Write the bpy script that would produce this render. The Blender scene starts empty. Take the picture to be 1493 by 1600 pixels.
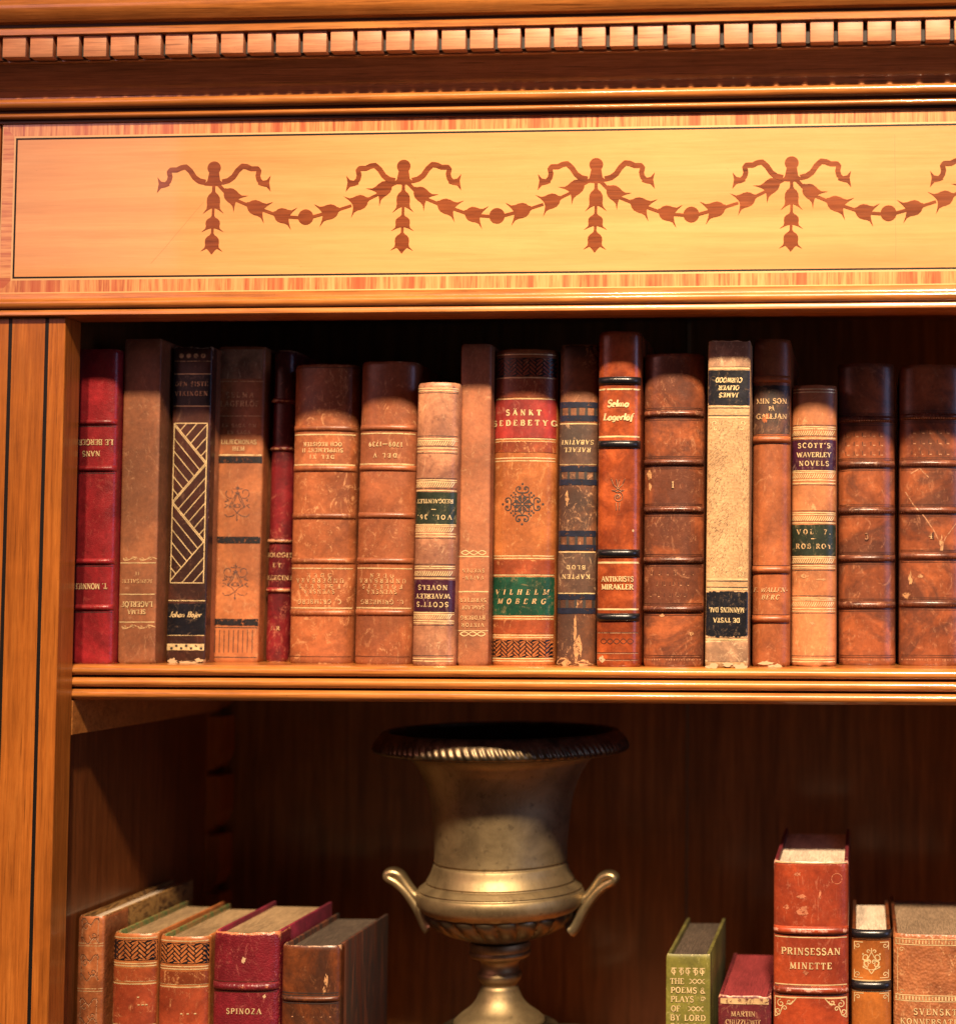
import bpy, bmesh, math, random
from math import sin, cos, pi, radians, atan2, sqrt, hypot
from mathutils import Matrix, Vector, noise
random.seed(7)
scene = bpy.context.scene
COL = scene.collection

# ------------------------------------------------------------------ camera
F = 2500.0; CX, CY = 1190.6, 811.4           # focal length and principal point, photo pixels
YAW, PITCH, ROLL = 6.22463358e-02, -5.19624922e-02, 2.67261028e-03
D = 1.0                                       # metres from the lens to the front of the bookcase
def _rot():
    cy, sy = cos(YAW), sin(YAW); cp, sp = cos(PITCH), sin(PITCH); cr, sr = cos(ROLL), sin(ROLL)
    Ry = Matrix(((cy,0,sy),(0,1,0),(-sy,0,cy))); Rp = Matrix(((1,0,0),(0,cp,-sp),(0,sp,cp)))
    Rr = Matrix(((cr,-sr,0),(sr,cr,0),(0,0,1)))
    return Rr @ Rp @ Ry
RT = _rot().transposed()
def P(px, py, Y):
    """world point at depth Y (0 = front of the stiles) seen at photo pixel px, py"""
    d = RT @ Vector(((px-CX)/F, (py-CY)/F, 1.0))
    t = (Y + D)/d.z
    return Vector((t*d.x, Y, -t*d.y))
def X(px, py, Y): return P(px, py, Y).x
def Z(px, py, Y): return P(px, py, Y).z

cam = bpy.data.cameras.new('camera'); camo = bpy.data.objects.new('camera', cam); COL.objects.link(camo)
def w2b(v): return Vector((v.x, v.z, -v.y))
right = w2b(RT @ Vector((1,0,0))); up = w2b(RT @ Vector((0,-1,0))); back = w2b(RT @ Vector((0,0,-1)))
camo.matrix_world = Matrix(((right.x,up.x,back.x,0),(right.y,up.y,back.y,-D),(right.z,up.z,back.z,0),(0,0,0,1)))
cam.sensor_fit = 'AUTO'; cam.sensor_width = 36; cam.lens = F/1600*36
cam.shift_x = -(CX-746.5)/1600; cam.shift_y = (CY-800)/1600
cam.clip_start = 0.05; cam.clip_end = 50
cam.dof.use_dof = True; cam.dof.focus_distance = 1.035; cam.dof.aperture_fstop = 3.6
scene.camera = camo
scene.view_settings.view_transform = 'Standard'; scene.view_settings.look = 'None'
scene.view_settings.exposure = 0; scene.view_settings.gamma = 1

# ------------------------------------------------------------------ objects
def link(name, me, parent=None, mats=()):
    o = bpy.data.objects.new(name, me); COL.objects.link(o)
    for m in mats: me.materials.append(m)
    if parent: o.parent = parent
    return o
def mesh_obj(name, verts, faces, mat, parent=None, smooth=None, mi=None, attr=None):
    me = bpy.data.meshes.new(name); me.from_pydata([tuple(v) for v in verts], [], faces)
    mats = mat if isinstance(mat, (list, tuple)) else [mat]
    if mi: me.polygons.foreach_set('material_index', mi)
    if smooth is not None:
        me.polygons.foreach_set('use_smooth', [True]*len(me.polygons))
        me.set_sharp_from_angle(angle=radians(smooth))
    if attr:
        a = me.attributes.new('wear', 'FLOAT', 'POINT'); a.data.foreach_set('value', attr)
    me.update()
    return link(name, me, parent, mats)
def empty(name, loc, parent=None):
    o = bpy.data.objects.new(name, None); COL.objects.link(o); o.location = loc; o.empty_display_size = .02
    if parent: o.parent = parent
    return o
def tag(o, label=None, cat=None, group=None, kind=None):
    for k, v in (('label',label),('category',cat),('group',group),('kind',kind)):
        if v: o[k] = v
    return o
class MB:
    """collects polygons into one mesh"""
    def __init__(s): s.v = []; s.f = []; s.m = []
    def add(s, vs, fs, m=0):
        b = len(s.v); s.v += [tuple(v) for v in vs]; s.f += [tuple(i+b for i in f) for f in fs]; s.m += [m]*len(fs)
    def box(s, x0,x1,y0,y1,z0,z1, m=0, bev=0):
        if bev:
            bm = bmesh.new(); bmesh.ops.create_cube(bm, size=1)
            for v in bm.verts: v.co = ((x0+x1)/2+v.co.x*(x1-x0), (y0+y1)/2+v.co.y*(y1-y0), (z0+z1)/2+v.co.z*(z1-z0))
            bmesh.ops.bevel(bm, geom=bm.edges[:], offset=bev, segments=2, affect='EDGES', profile=.5)
            bm.verts.index_update()
            s.add([v.co[:] for v in bm.verts], [[v.index for v in f.verts] for f in bm.faces], m); bm.free(); return
        s.add([(x0,y0,z0),(x1,y0,z0),(x1,y1,z0),(x0,y1,z0),(x0,y0,z1),(x1,y0,z1),(x1,y1,z1),(x0,y1,z1)],
              [(0,3,2,1),(4,5,6,7),(0,1,5,4),(1,2,6,5),(2,3,7,6),(3,0,4,7)], m)
    def prism_x(s, prof, x0, x1, m=0, n=1, dark=None):
        """closed profile of (y,z) extruded along x"""
        k = len(prof); vs = []
        for i in range(n+1):
            x = x0+(x1-x0)*i/n; vs += [(x,y,z) for y,z in prof]
        fs = []
        for i in range(n):
            for j in range(k):
                a, b = i*k+j, i*k+(j+1)%k
                fs.append((a, b, b+k, a+k))
        fs.append(tuple(range(k-1,-1,-1))); fs.append(tuple(n*k+j for j in range(k)))
        s.add(vs, fs, m)
        if dark:                       # groove shade painted as a dark colour: edges whose middle passes the test
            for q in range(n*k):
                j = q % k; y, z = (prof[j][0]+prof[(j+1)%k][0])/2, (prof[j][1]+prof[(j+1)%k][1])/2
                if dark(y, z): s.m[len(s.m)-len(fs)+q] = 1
    def prism_y(s, prof, y0, y1, m=0):
        """closed profile of (x,z) extruded along y"""
        k = len(prof); vs = [(x,y0,z) for x,z in prof]+[(x,y1,z) for x,z in prof]
        fs = [tuple(range(k)), tuple(range(2*k-1,k-1,-1))]
        for j in range(k): fs.append((j, j+k, (j+1)%k+k, (j+1)%k))
        s.add(vs, fs, m)
    def build(s, name, mat, parent=None, smooth=None, fix=True):
        o = mesh_obj(name, s.v, s.f, mat, parent, smooth, s.m if isinstance(mat,(list,tuple)) else None)
        if fix:
            bm = bmesh.new(); bm.from_mesh(o.data); bmesh.ops.recalc_face_normals(bm, faces=bm.faces[:]); bm.to_mesh(o.data); bm.free()
        return o

# ------------------------------------------------------------------ materials
class N:
    def __init__(s, name):
        s.m = bpy.data.materials.new(name); s.m.use_nodes = True; s.t = s.m.node_tree
        s.b = s.t.nodes['Principled BSDF']; s.out = s.t.nodes['Material Output']
    def n(s, typ, **kw):
        nd = s.t.nodes.new(typ)
        for k, v in kw.items():
            if k in nd.inputs: nd.inputs[k].default_value = v
            else: setattr(nd, k, v)
        return nd
    def l(s, a, b): s.t.links.new(a, b)
    def coord(s, scale=(1,1,1), rnd=True):
        tc = s.n('ShaderNodeTexCoord'); mp = s.n('ShaderNodeMapping')
        mp.inputs['Scale'].default_value = scale
        if rnd:
            oi = s.n('ShaderNodeObjectInfo'); ml = s.n('ShaderNodeMath', operation='MULTIPLY'); ml.inputs[1].default_value = 3.7
            s.l(oi.outputs['Random'], ml.inputs[0])
            va = s.n('ShaderNodeVectorMath', operation='ADD'); s.l(tc.outputs['Object'], va.inputs[0]); s.l(ml.outputs[0], va.inputs[1])
            s.l(va.outputs[0], mp.inputs['Vector'])
        else: s.l(tc.outputs['Object'], mp.inputs['Vector'])
        return mp.outputs['Vector']
    def noise(s, vec, scale, detail=6, rough=.6, dist=0):
        nd = s.n('ShaderNodeTexNoise'); nd.inputs['Scale'].default_value = scale; nd.inputs['Detail'].default_value = detail
        nd.inputs['Roughness'].default_value = rough; nd.inputs['Distortion'].default_value = dist
        s.l(vec, nd.inputs['Vector']); return nd.outputs['Fac']
    def ramp(s, fac, stops):
        r = s.n('ShaderNodeValToRGB'); e = r.color_ramp.elements
        while len(e) < len(stops): e.new(.5)
        for el, (p, c) in zip(e, stops):
            el.position = p; el.color = (*c, 1) if isinstance(c, tuple) else (c, c, c, 1)
        s.l(fac, r.inputs['Fac']); return r.outputs['Color']
    def mix(s, fac, a, b, typ='MIX'):
        m = s.n('ShaderNodeMix', data_type='RGBA', blend_type=typ)
        for sock, val in ((m.inputs[0], fac), (m.inputs[6], a), (m.inputs[7], b)):
            if isinstance(val, (int, float)): sock.default_value = val
            elif isinstance(val, tuple): sock.default_value = (*val, 1)
            else: s.l(val, sock)
        return m.outputs[2]
    def math(s, op, a, b=0.0):
        m = s.n('ShaderNodeMath', operation=op)
        for sock, val in ((m.inputs[0], a), (m.inputs[1], b)):
            if isinstance(val, (int, float)): sock.default_value = val
            else: s.l(val, sock)
        return m.outputs[0]
    def bump(s, h, strength=.3, dist=.0005, prev=None):
        b = s.n('ShaderNodeBump'); b.inputs['Strength'].default_value = strength; b.inputs['Distance'].default_value = dist
        s.l(h, b.inputs['Height'])
        if prev is not None: s.l(prev, b.inputs['Normal'])
        return b.outputs['Normal']
    def fin(s, col=None, rough=.5, nrm=None, metal=0, coat=0, coat_r=.1, spec=.5):
        b = s.b
        if col is not None:
            if isinstance(col, tuple): b.inputs['Base Color'].default_value = (*col, 1)
            else: s.l(col, b.inputs['Base Color'])
        if isinstance(rough, (int, float)): b.inputs['Roughness'].default_value = rough
        else: s.l(rough, b.inputs['Roughness'])
        if nrm is not None: s.l(nrm, b.inputs['Normal'])
        b.inputs['Metallic'].default_value = metal; b.inputs['Coat Weight'].default_value = coat
        b.inputs['Coat Roughness'].default_value = coat_r; b.inputs['Specular IOR Level'].default_value = spec
        return s.m

def mul(c, k): return tuple(min(1, x*k) for x in c)
def leather(name, c1, c2, dark=None, light=None, blot=28, speck=0, rough=.38, pebble=900, bump=.07, wear=(.62,.36,.18), scratch=.5, stain=.6, spec=.5):
    m = N(name); v = m.coord()
    c1 = (c1[0]*.97, c1[1]*.87, c1[2]*.86); c2 = (c2[0]*.74, c2[1]*.66, c2[2]*.66); stain = min(1, stain*1.25)
    dark = dark or mul(c2, .45); light = light or mul(c1, 1.5)
    a = m.noise(v, blot, 8, .66, .5)
    col = m.ramp(a, [(.34, mul(c2,.82)), (.5, tuple((x+y)/2 for x, y in zip(c1,c2))), (.64, mul(c1,1.12))])
    st = m.ramp(m.noise(v, blot*.55, 6, .68, 1.0), [(.45, 0.0), (.57, 1.0)])
    col = m.mix(m.math('MULTIPLY', st, stain), col, dark)
    st2 = m.ramp(m.noise(v, blot*2.4, 6, .7, .6), [(.52, 0.0), (.66, 1.0)])
    col = m.mix(m.math('MULTIPLY', st2, stain*.55), col, mul(c2,.55))
    fine = m.noise(v, 330, 5, .7)
    col = m.mix(.4, col, m.ramp(fine, [(.34, .62), (.66, 1.35)]), 'MULTIPLY')
    v2 = m.coord((1, 1, .42))
    sc = m.ramp(m.noise(v2, 130, 8, .80, 3.0), [(.555, 0.0), (.625, 1.0)])
    sp = m.ramp(m.noise(v, 42, 4, .6), [(.44, 0.0), (.56, 1.0)])
    col = m.mix(m.math('MULTIPLY', m.math('MULTIPLY', sc, sp), scratch), col, light)
    sf = m.ramp(m.noise(v, 75, 8, .82, 2.0), [(.575, 0.0), (.64, 1.0)])
    col = m.mix(m.math('MULTIPLY', sf, scratch*.8), col, light)
    if speck:
        vo = m.n('ShaderNodeTexVoronoi'); vo.inputs['Scale'].default_value = 190; m.l(v, vo.inputs['Vector'])
        r = m.ramp(vo.outputs['Distance'], [(.16, 1.0), (.26, 0.0)])
        r2 = m.ramp(m.noise(v, 45, 2), [(.48, 0.0), (.58, 1.0)])
        col = m.mix(m.math('MULTIPLY', m.math('MULTIPLY', r, r2), speck), col, dark)
    at = m.n('ShaderNodeAttribute', attribute_name='wear')
    wn = m.math('ADD', at.outputs['Fac'], m.math('MULTIPLY', m.math('SUBTRACT', m.noise(v, 240, 6, .75), .5), 1.9))
    col = m.mix(m.ramp(wn, [(.62, 0.0), (.80, 1.0)]), col, wear)
    vo2 = m.n('ShaderNodeTexVoronoi'); vo2.inputs['Scale'].default_value = pebble; m.l(v, vo2.inputs['Vector'])
    nr = m.bump(vo2.outputs['Distance'], bump, .0004)
    nr = m.bump(m.noise(v, 150, 6, .65), .16, .0006, nr)
    nr = m.bump(m.noise(v, 32, 4, .6), .12, .0025, nr)
    ro = m.math('ADD', rough-.12, m.math('MULTIPLY', m.noise(v, 60, 6, .7), .26))
    return m.fin(col, ro, nr, spec=spec)

def wood(name, cd, cm, cl, axis='x', scale=1.0, rough=.32, coat=.35, pores=.7, coat_r=.12, figure=.35, spec=.4, fine=.45):
    m = N(name)
    st = {'x': (.045,1,1), 'z': (1,1,.045), 'y': (1,.045,1)}[axis]
    v = m.coord(tuple(x*scale for x in st), False); v0 = m.coord((1,1,1), False)
    g = m.noise(v, 240, 8, .72, .6); g2 = m.noise(v, 800, 4, .7)
    col = m.ramp(g, [(.30, cd), (.48, cm), (.68, cl)])
    col = m.mix(fine, col, m.ramp(g2, [(.36, .66), (.62, 1.22)]), 'MULTIPLY')
    b = m.noise(v, 45, 4, .55, 1.0)
    col = m.mix(.5, col, m.ramp(b, [(.3, .72), (.7, 1.22)]), 'MULTIPLY')
    f = m.noise(v0, 22*scale, 5, .6, .7)
    col = m.mix(figure, col, m.ramp(f, [(.3, .68), (.7, 1.3)]), 'MULTIPLY')
    st2 = {'x': (.02,1,1), 'z': (1,1,.02), 'y': (1,.02,1)}[axis]
    p = m.ramp(m.noise(m.coord(st2, False), 900, 3, .6), [(.60, 0.0), (.68, 1.0)])
    col = m.mix(m.math('MULTIPLY', p, pores), col, mul(cd, .5))
    sc = m.ramp(m.noise(m.coord((1,1,1), False), 420, 4, .7), [(.685, 0.0), (.715, 1.0)])
    col = m.mix(m.math('MULTIPLY', sc, .55), col, mul(cd, .3))
    nr = m.bump(g, .12, .0006)
    nr = m.bump(m.noise(v0, 14, 3), .12, .003, nr)
    nr = m.bump(m.noise(v0, 85, 4, .6), .10, .0012, nr)
    return m.fin(col, rough, nr, coat=coat, coat_r=coat_r, spec=spec)

M = {}
M['honey_z'] = wood('honey_wood_upright', (.23,.063,.010), (.355,.103,.015), (.45,.145,.024), 'z', 1.0, coat=.3)
M['honey_x'] = wood('honey_wood_moulding', (.27,.082,.016), (.44,.150,.030), (.57,.215,.050), 'x', 1.0, rough=.3, coat=.5, coat_r=.1)
M['brown_x'] = wood('brown_frieze_wood', (.19,.067,.022), (.31,.115,.038), (.42,.165,.058), 'x', 1.2, rough=.32, coat=.5)
M['dentil'] = wood('dentil_wood', (.39,.152,.070), (.51,.212,.10), (.59,.265,.13), 'x', 1.3, coat=0, rough=.5)
M['side_z'] = wood('side_panel_wood', (.09,.024,.006), (.15,.042,.010), (.21,.064,.016), 'z', .8, rough=.36, coat=.25)
M['back_z'] = wood('back_panel_wood', (.11,.045,.013), (.20,.083,.022), (.29,.122,.033), 'z', .6, rough=.38, coat=.2)
M['satin'] = wood('satinwood_veneer', (.575,.256,.086), (.62,.292,.103), (.66,.325,.121), 'x', .55, fine=.13, rough=.28, coat=.5, coat_r=.06, pores=.1, figure=.14)
M['inlay'] = wood('mahogany_inlay', (.12,.026,.008), (.185,.043,.012), (.25,.066,.019), 'x', 1.2, rough=.28, coat=.45, coat_r=.07)
M['ebony'] = N('ebony_string').fin((.006,.005,.005), .5, spec=.25)
M['groove_shade'] = N('painted_groove_shade').fin((.050,.017,.007), .45, spec=.35)  # dark colour painted for the shade in the moulding undercuts
M['gap'] = N('dark_dusty_wood').fin((.045,.036,.032), .7, spec=.3)
M['box'] = N('boxwood_string').fin((.66,.40,.17), .35, coat=.3)
def crossband(name, ax):
    m = N(name)
    v = m.coord({'x': (1,1,.05), 'z': (.05,1,1)}[ax], False)
    g = m.noise(v, 330, 5, .7, .3); b = m.noise(v, 70, 4, .6)
    col = m.ramp(g, [(.34, (.33,.075,.030)), (.5, (.58,.24,.085)), (.66, (.68,.36,.14))])
    col = m.mix(m.ramp(b, [(.52, 0.0), (.62, .75)]), col, (.40,.075,.032))
    return m.fin(col, .28, m.bump(g, .1, .0004), coat=.4, coat_r=.08)
M['cross_x'] = crossband('tulipwood_crossband', 'x'); M['cross_z'] = crossband('tulipwood_crossband_upright', 'z')
def gilt(name, col, miss=.5, rough=.36, metal=.6):
    m = N(name); v = m.coord()
    w = m.ramp(m.noise(v, 420, 5, .75), [(miss-.06, 0.0), (miss+.02, 1.0)])
    c = m.ramp(m.noise(v, 160, 3), [(.3, mul(col,.6)), (.65, col)])
    m.fin(c, rough, None, metal)
    tr = m.n('ShaderNodeBsdfTransparent'); mx = m.n('ShaderNodeMixShader')
    m.l(w, mx.inputs[0]); m.l(tr.outputs[0], mx.inputs[1]); m.l(m.b.outputs[0], mx.inputs[2]); m.l(mx.outputs[0], m.out.inputs['Surface'])
    return m.m
M['gilt'] = gilt('gilt', (.98,.72,.36), .39, .36, .4)
M['gilt_worn'] = gilt('worn_gilt', (.78,.50,.24), .46, .45, .35)
M['ink'] = gilt('dark_tooling', (.030,.022,.020), .40, .6, 0)
M['ink_soft'] = gilt('faded_dark_tooling', (.10,.055,.045), .46, .6, 0)
M['black_ink'] = gilt('worn_black_print', (.018,.016,.018), .435, .4, 0)
M['navy_ink'] = gilt('worn_navy_print', (.013,.016,.034), .42, .36, 0)
M['blind'] = gilt('blind_tooling', (.075,.022,.010), .34, .45, 0)
M['blindlight'] = gilt('blind_tooling_highlight', (.55,.27,.14), .46, .3, 0)
def plainleather(name, c, **k):
    a = dict(blot=40, stain=.35, scratch=.5, rough=.38); a.update(k)
    return leather(name, mul(c,1.15), mul(c,.8), **a)
M['lab_black'] = plainleather('black_label_leather', (.010,.011,.017), light=(.35,.22,.12), rough=.32, scratch=.35)
M['lab_green'] = plainleather('green_label_leather', (.008,.070,.036), light=(.30,.20,.08), rough=.36)
M['lab_olive'] = plainleather('dark_green_label_leather', (.020,.032,.018), light=(.30,.22,.10), rough=.36)
M['lab_purple'] = plainleather('purple_label_leather', (.050,.010,.026), light=(.32,.20,.14), rough=.34)
M['lab_red'] = plainleather('red_label_leather', (.30,.030,.022), light=(.42,.16,.10), rough=.4)
M['band_black'] = plainleather('black_band_leather', (.010,.010,.013), rough=.28, scratch=.1)
M['blue_worn'] = plainleather('blue_black_worn_leather', (.020,.022,.036), light=(.34,.20,.12), scratch=1, wear=(.30,.17,.10), rough=.45)
M['black_worn'] = plainleather('black_worn_stamp', (.022,.018,.018), light=(.45,.25,.14), scratch=1)
M['exposed'] = N('torn_paper_layer').fin((.47,.31,.17), .85)
def pages(name, c, dk):
    m = N(name)
    v = m.coord((1,.06,.06), True)
    g = m.noise(v, 1500, 4, .7)
    col = m.ramp(g, [(.38, mul(c,dk)), (.62, c)])
    col = m.mix(.75, col, m.ramp(m.noise(m.coord((1,.25,1)), 60, 6, .7), [(.32, .5), (.68, 1.25)]), 'MULTIPLY')
    col = m.mix(m.ramp(m.noise(m.coord((1,.03,1)), 900, 3, .7), [(.60, 0.0), (.66, .7)]), col, mul(c,.35))
    return m.fin(col, .8, m.bump(g, .5, .0006), spec=.2)
M['pages'] = pages('page_edges', (.36,.235,.12), .55)
M['pages_white'] = pages('pale_page_edges', (.66,.52,.38), .7)
M['pages_dark'] = pages('dusty_page_edges', (.30,.20,.12), .45)
M['pages_grey'] = pages('dark_gilt_page_edges', (.085,.06,.042), .5)
M['pages_red'] = pages('red_stained_page_edges', (.22,.028,.030), .7)
def marbled(name, cols, scale=38, dist=2.2, aniso=(1,1,1)):
    m = N(name); v = m.coord(aniso)
    a = m.noise(v, scale, 5, .6, dist)
    k = len(cols)
    return m.fin(m.ramp(a, [(.28+.46*i/(k-1), c) for i, c in enumerate(cols)]), .5)
M['marb_gold'] = marbled('brown_gold_marbled_paper', [(.03,.012,.006),(.16,.075,.02),(.30,.16,.045),(.05,.02,.008),(.22,.11,.03)], 60, 3.5, (1,.5,1))
M['marb_green'] = marbled('green_marbled_paper', [(.035,.06,.02),(.10,.14,.045),(.24,.13,.045),(.06,.09,.03)], 60)
M['marb_dark'] = marbled('dark_red_striped_paper', [(.012,.009,.007),(.075,.022,.011),(.025,.020,.016),(.13,.04,.018),(.018,.013,.01)], 45, 1.5, (1,1.6,.16))
M['marb_pink'] = plainleather('magenta_cloth', (.20,.014,.035), rough=.6, scratch=.2)
# ------------------------------------------------------------------ strokes and lettering (2-D, y up)
def resample(pts, step):
    out = [pts[0]]
    for a, b in zip(pts, pts[1:]):
        d = hypot(b[0]-a[0], b[1]-a[1]); n = max(1, int(math.ceil(d/step)))
        for i in range(1, n+1): out.append((a[0]+(b[0]-a[0])*i/n, a[1]+(b[1]-a[1])*i/n))
    return out
def ribbon(pts, w, w2=None):
    """quads along a polyline; width w to w2"""
    w2 = w if w2 is None else w2
    n = len(pts); L = []; R = []
    for i, (x, y) in enumerate(pts):
        a = pts[max(0,i-1)]; b = pts[min(n-1,i+1)]
        dx, dy = b[0]-a[0], b[1]-a[1]; l = hypot(dx, dy) or 1
        t = i/(n-1) if n > 1 else 0; ww = (w+(w2-w)*t)/2
        nx, ny = -dy/l*ww, dx/l*ww
        L.append((x+nx, y+ny)); R.append((x-nx, y-ny))
    return [[R[i], R[i+1], L[i+1], L[i]] for i in range(n-1)]
def arc(cx, cy, rx, ry, a0, a1, n=None):
    n = n or max(6, int(abs(a1-a0)/14))
    return [(cx+rx*cos(radians(a0+(a1-a0)*i/n)), cy+ry*sin(radians(a0+(a1-a0)*i/n))) for i in range(n+1)]
def spiral(cx, cy, r0, r1, a0, a1, n=22):
    return [(cx+(r0+(r1-r0)*i/n)*cos(radians(a0+(a1-a0)*i/n)), cy+(r0+(r1-r0)*i/n)*sin(radians(a0+(a1-a0)*i/n))) for i in range(n+1)]
def disc(cx, cy, r, n=10):
    return [[(cx+r*cos(2*pi*i/n), cy+r*sin(2*pi*i/n)) for i in range(n)]]
TK, TN = .17, .085
G = {
 'A': (.80, 'l.1,0,.4,1,t l.4,1,.7,0,k l.22,.36,.58,.36,t s.1,0 s.7,0'),
 'B': (.72, 'v.18 l.18,.96,.38,.96,t a.38,.74,.22,.22,90,-90,k l.18,.52,.4,.52,t a.4,.28,.25,.24,90,-90,k l.18,.04,.4,.04,t'),
 'C': (.76, 'a.42,.5,.32,.48,50,310,k l.64,.72,.64,.98,t'),
 'D': (.80, 'v.18 l.18,.96,.38,.96,t a.38,.5,.33,.46,90,-90,k l.18,.04,.38,.04,t'),
 'E': (.68, 'v.18 l.18,.96,.58,.96,t l.18,.52,.48,.52,t l.18,.04,.6,.04,t l.58,.96,.58,.76,t l.6,.04,.6,.26,t'),
 'F': (.66, 'v.18 l.18,.96,.58,.96,t l.18,.52,.48,.52,t l.58,.96,.58,.74,t'),
 'G': (.80, 'a.42,.5,.32,.48,50,300,k l.66,.1,.66,.44,k l.5,.44,.76,.44,t l.64,.74,.64,.98,t'),
 'H': (.84, 'v.18 v.66 l.18,.52,.66,.52,t'),
 'I': (.38, 'v.19'),
 'J': (.5, 'l.32,1,.32,.22,k a.18,.2,.14,.2,0,-150,t s.32,1'),
 'K': (.80, 'v.18 l.24,.46,.62,1,t l.34,.58,.68,0,k s.62,1 s.68,0'),
 'L': (.64, 'v.18 l.18,.04,.58,.04,t l.58,.04,.58,.3,t'),
 'M': (.96, 'l.16,0,.18,1,t l.18,1,.48,.06,k l.48,.06,.78,1,t l.78,1,.8,0,k s.16,0 s.8,0 s.16,1 s.8,1'),
 'N': (.84, 'l.16,0,.16,1,t l.16,1,.68,0,k l.68,0,.68,1,t s.16,0 s.14,1 s.68,1'),
 'O': (.82, 'a.41,.5,.31,.47,0,360,k'),
 'P': (.68, 'v.18 l.18,.96,.38,.96,t a.38,.72,.24,.24,90,-90,k l.18,.48,.38,.48,t'),
 'R': (.76, 'v.18 l.18,.96,.38,.96,t a.38,.74,.23,.22,90,-90,k l.18,.52,.38,.52,t l.38,.52,.66,0,k s.67,0'),
 'S': (.62, 'a.31,.75,.2,.22,30,270,k a.31,.26,.22,.26,90,-150,k l.5,.76,.5,.98,t l.11,.02,.11,.24,t'),
 'T': (.70, 'v.35 l.06,.96,.64,.96,t l.06,.96,.06,.74,t l.64,.96,.64,.74,t'),
 'U': (.80, 'l.18,1,.18,.3,k a.41,.3,.23,.28,180,360,t l.64,.3,.64,1,t s.18,1 s.64,1'),
 'V': (.78, 'l.1,1,.4,0,k l.4,0,.68,1,t s.1,1 s.68,1'),
 'W': (1.08, 'l.08,1,.32,0,k l.32,0,.54,.92,t l.54,.92,.76,0,k l.76,0,.98,1,t s.08,1 s.98,1'),
 'X': (.78, 'l.12,1,.66,0,k l.12,0,.66,1,t s.12,1 s.66,1 s.12,0 s.66,0'),
 'Y': (.76, 'l.1,1,.38,.48,k l.38,.48,.66,1,t l.38,.48,.38,0,k s.1,1 s.66,1 s.38,0'),
 'Z': (.7, 'l.1,.96,.6,.96,t l.6,.96,.1,.04,k l.1,.04,.6,.04,t'),
 '0': (.6, 'a.3,.5,.2,.47,0,360,k'), '1': (.42, 'v.21 l.08,.82,.21,.98,t'),
 '2': (.6, 'a.28,.72,.19,.25,160,-40,k l.44,.58,.08,.05,k l.08,.05,.5,.05,t'),
 '3': (.6, 'a.27,.74,.18,.23,150,-90,k a.27,.27,.22,.25,90,-150,k'),
 '4': (.62, 'l.4,1,.4,0,k l.4,1,.06,.3,t l.06,.3,.56,.3,t s.4,0'),
 '6': (.6, 'a.3,.28,.2,.26,0,360,k a.46,.4,.36,.58,110,190,k'),
 '7': (.56, 'l.06,.94,.5,.94,k l.5,.94,.2,0,k'),
 '9': (.6, 'a.28,.72,.2,.25,0,360,k a.12,.6,.36,.58,10,-70,k'),
 '.': (.26, 'd.13,.07,.1'), "'": (.22, 'l.12,1,.1,.76,k'), '-': (.42, 'l.06,.42,.36,.42,k'), '_': (1.1, 'l.05,.48,1.05,.48,k'),
 '&': (.8, 'a.36,.76,.16,.2,0,360,t a.34,.28,.25,.26,70,340,k l.28,.62,.72,0,k'),
 '*': (.4, 'd.2,.4,.12'), ' ': (.4, ''),
 # lower case for the italic spines
 'a': (.56, 'a.27,.27,.19,.26,0,360,k l.46,.52,.46,.03,k'), 'e': (.5, 'l.07,.28,.42,.28,t a.25,.27,.18,.25,0,300,k'),
 'f': (.4, 'a.34,.78,.14,.2,60,180,t l.2,.8,.18,-.22,k l.05,.52,.36,.52,t'), 'g': (.54, 'a.26,.28,.18,.24,0,360,k l.44,.52,.42,-.1,k a.26,-.1,.16,.16,0,-160,t'),
 'h': (.56, 'l.1,1,.1,0,k a.28,.32,.18,.2,180,0,t l.46,.32,.46,0,k'), 'j': (.3, 'l.2,.52,.18,-.1,k a.06,-.1,.12,.16,0,-120,t d.22,.74,.09'),
 'l': (.28, 'l.14,1,.14,0,k'), 'm': (.84, 'l.1,.52,.1,0,k a.25,.32,.15,.2,180,0,t l.4,.32,.4,0,k a.55,.32,.15,.2,180,0,t l.7,.32,.7,0,k'),
 'n': (.56, 'l.1,.52,.1,0,k a.27,.32,.17,.2,180,0,t l.44,.32,.44,0,k'), 'o': (.52, 'a.26,.27,.18,.25,0,360,k'),
 'r': (.42, 'l.12,.52,.12,0,k a.3,.3,.18,.22,170,60,k'),
}
G['\u00c4'] = (G['A'][0], G['A'][1]+' d.26,1.16,.08 d.54,1.16,.08'); G['\u00c5'] = (G['A'][0], G['A'][1]+' a.4,1.17,.1,.1,0,360,t')
G['\u00d6'] = (G['O'][0], G['O'][1]+' d.28,1.16,.08 d.54,1.16,.08'); G['\u00f6'] = (G['o'][0], G['o'][1]+' d.16,.74,.08 d.38,.74,.08')
def glyph(ch, bold=1.0):
    adv, src = G[ch]; polys = []
    W = {'k': TK*bold, 't': TN*bold}
    for tok in src.split():
        k = tok[0]; a = tok[1:].split(',')
        if k == 'v':
            x = float(a[0]); polys += ribbon([(x,0),(x,1)], W['k']); polys += ribbon([(x-.15,.035),(x+.15,.035)], .07); polys += ribbon([(x-.15,.965),(x+.15,.965)], .07)
        elif k == 'l': polys += ribbon([(float(a[0]),float(a[1])),(float(a[2]),float(a[3]))], W[a[4]])
        elif k == 'a': polys += ribbon(arc(*map(float, a[:6])), W[a[6]])
        elif k == 's':
            x, y = float(a[0]), float(a[1]); yy = .035 if y < .5 else .965; polys += ribbon([(x-.13,yy),(x+.13,yy)], .07)
        elif k == 'd': polys += disc(*map(float, a))
    return adv, polys
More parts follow.
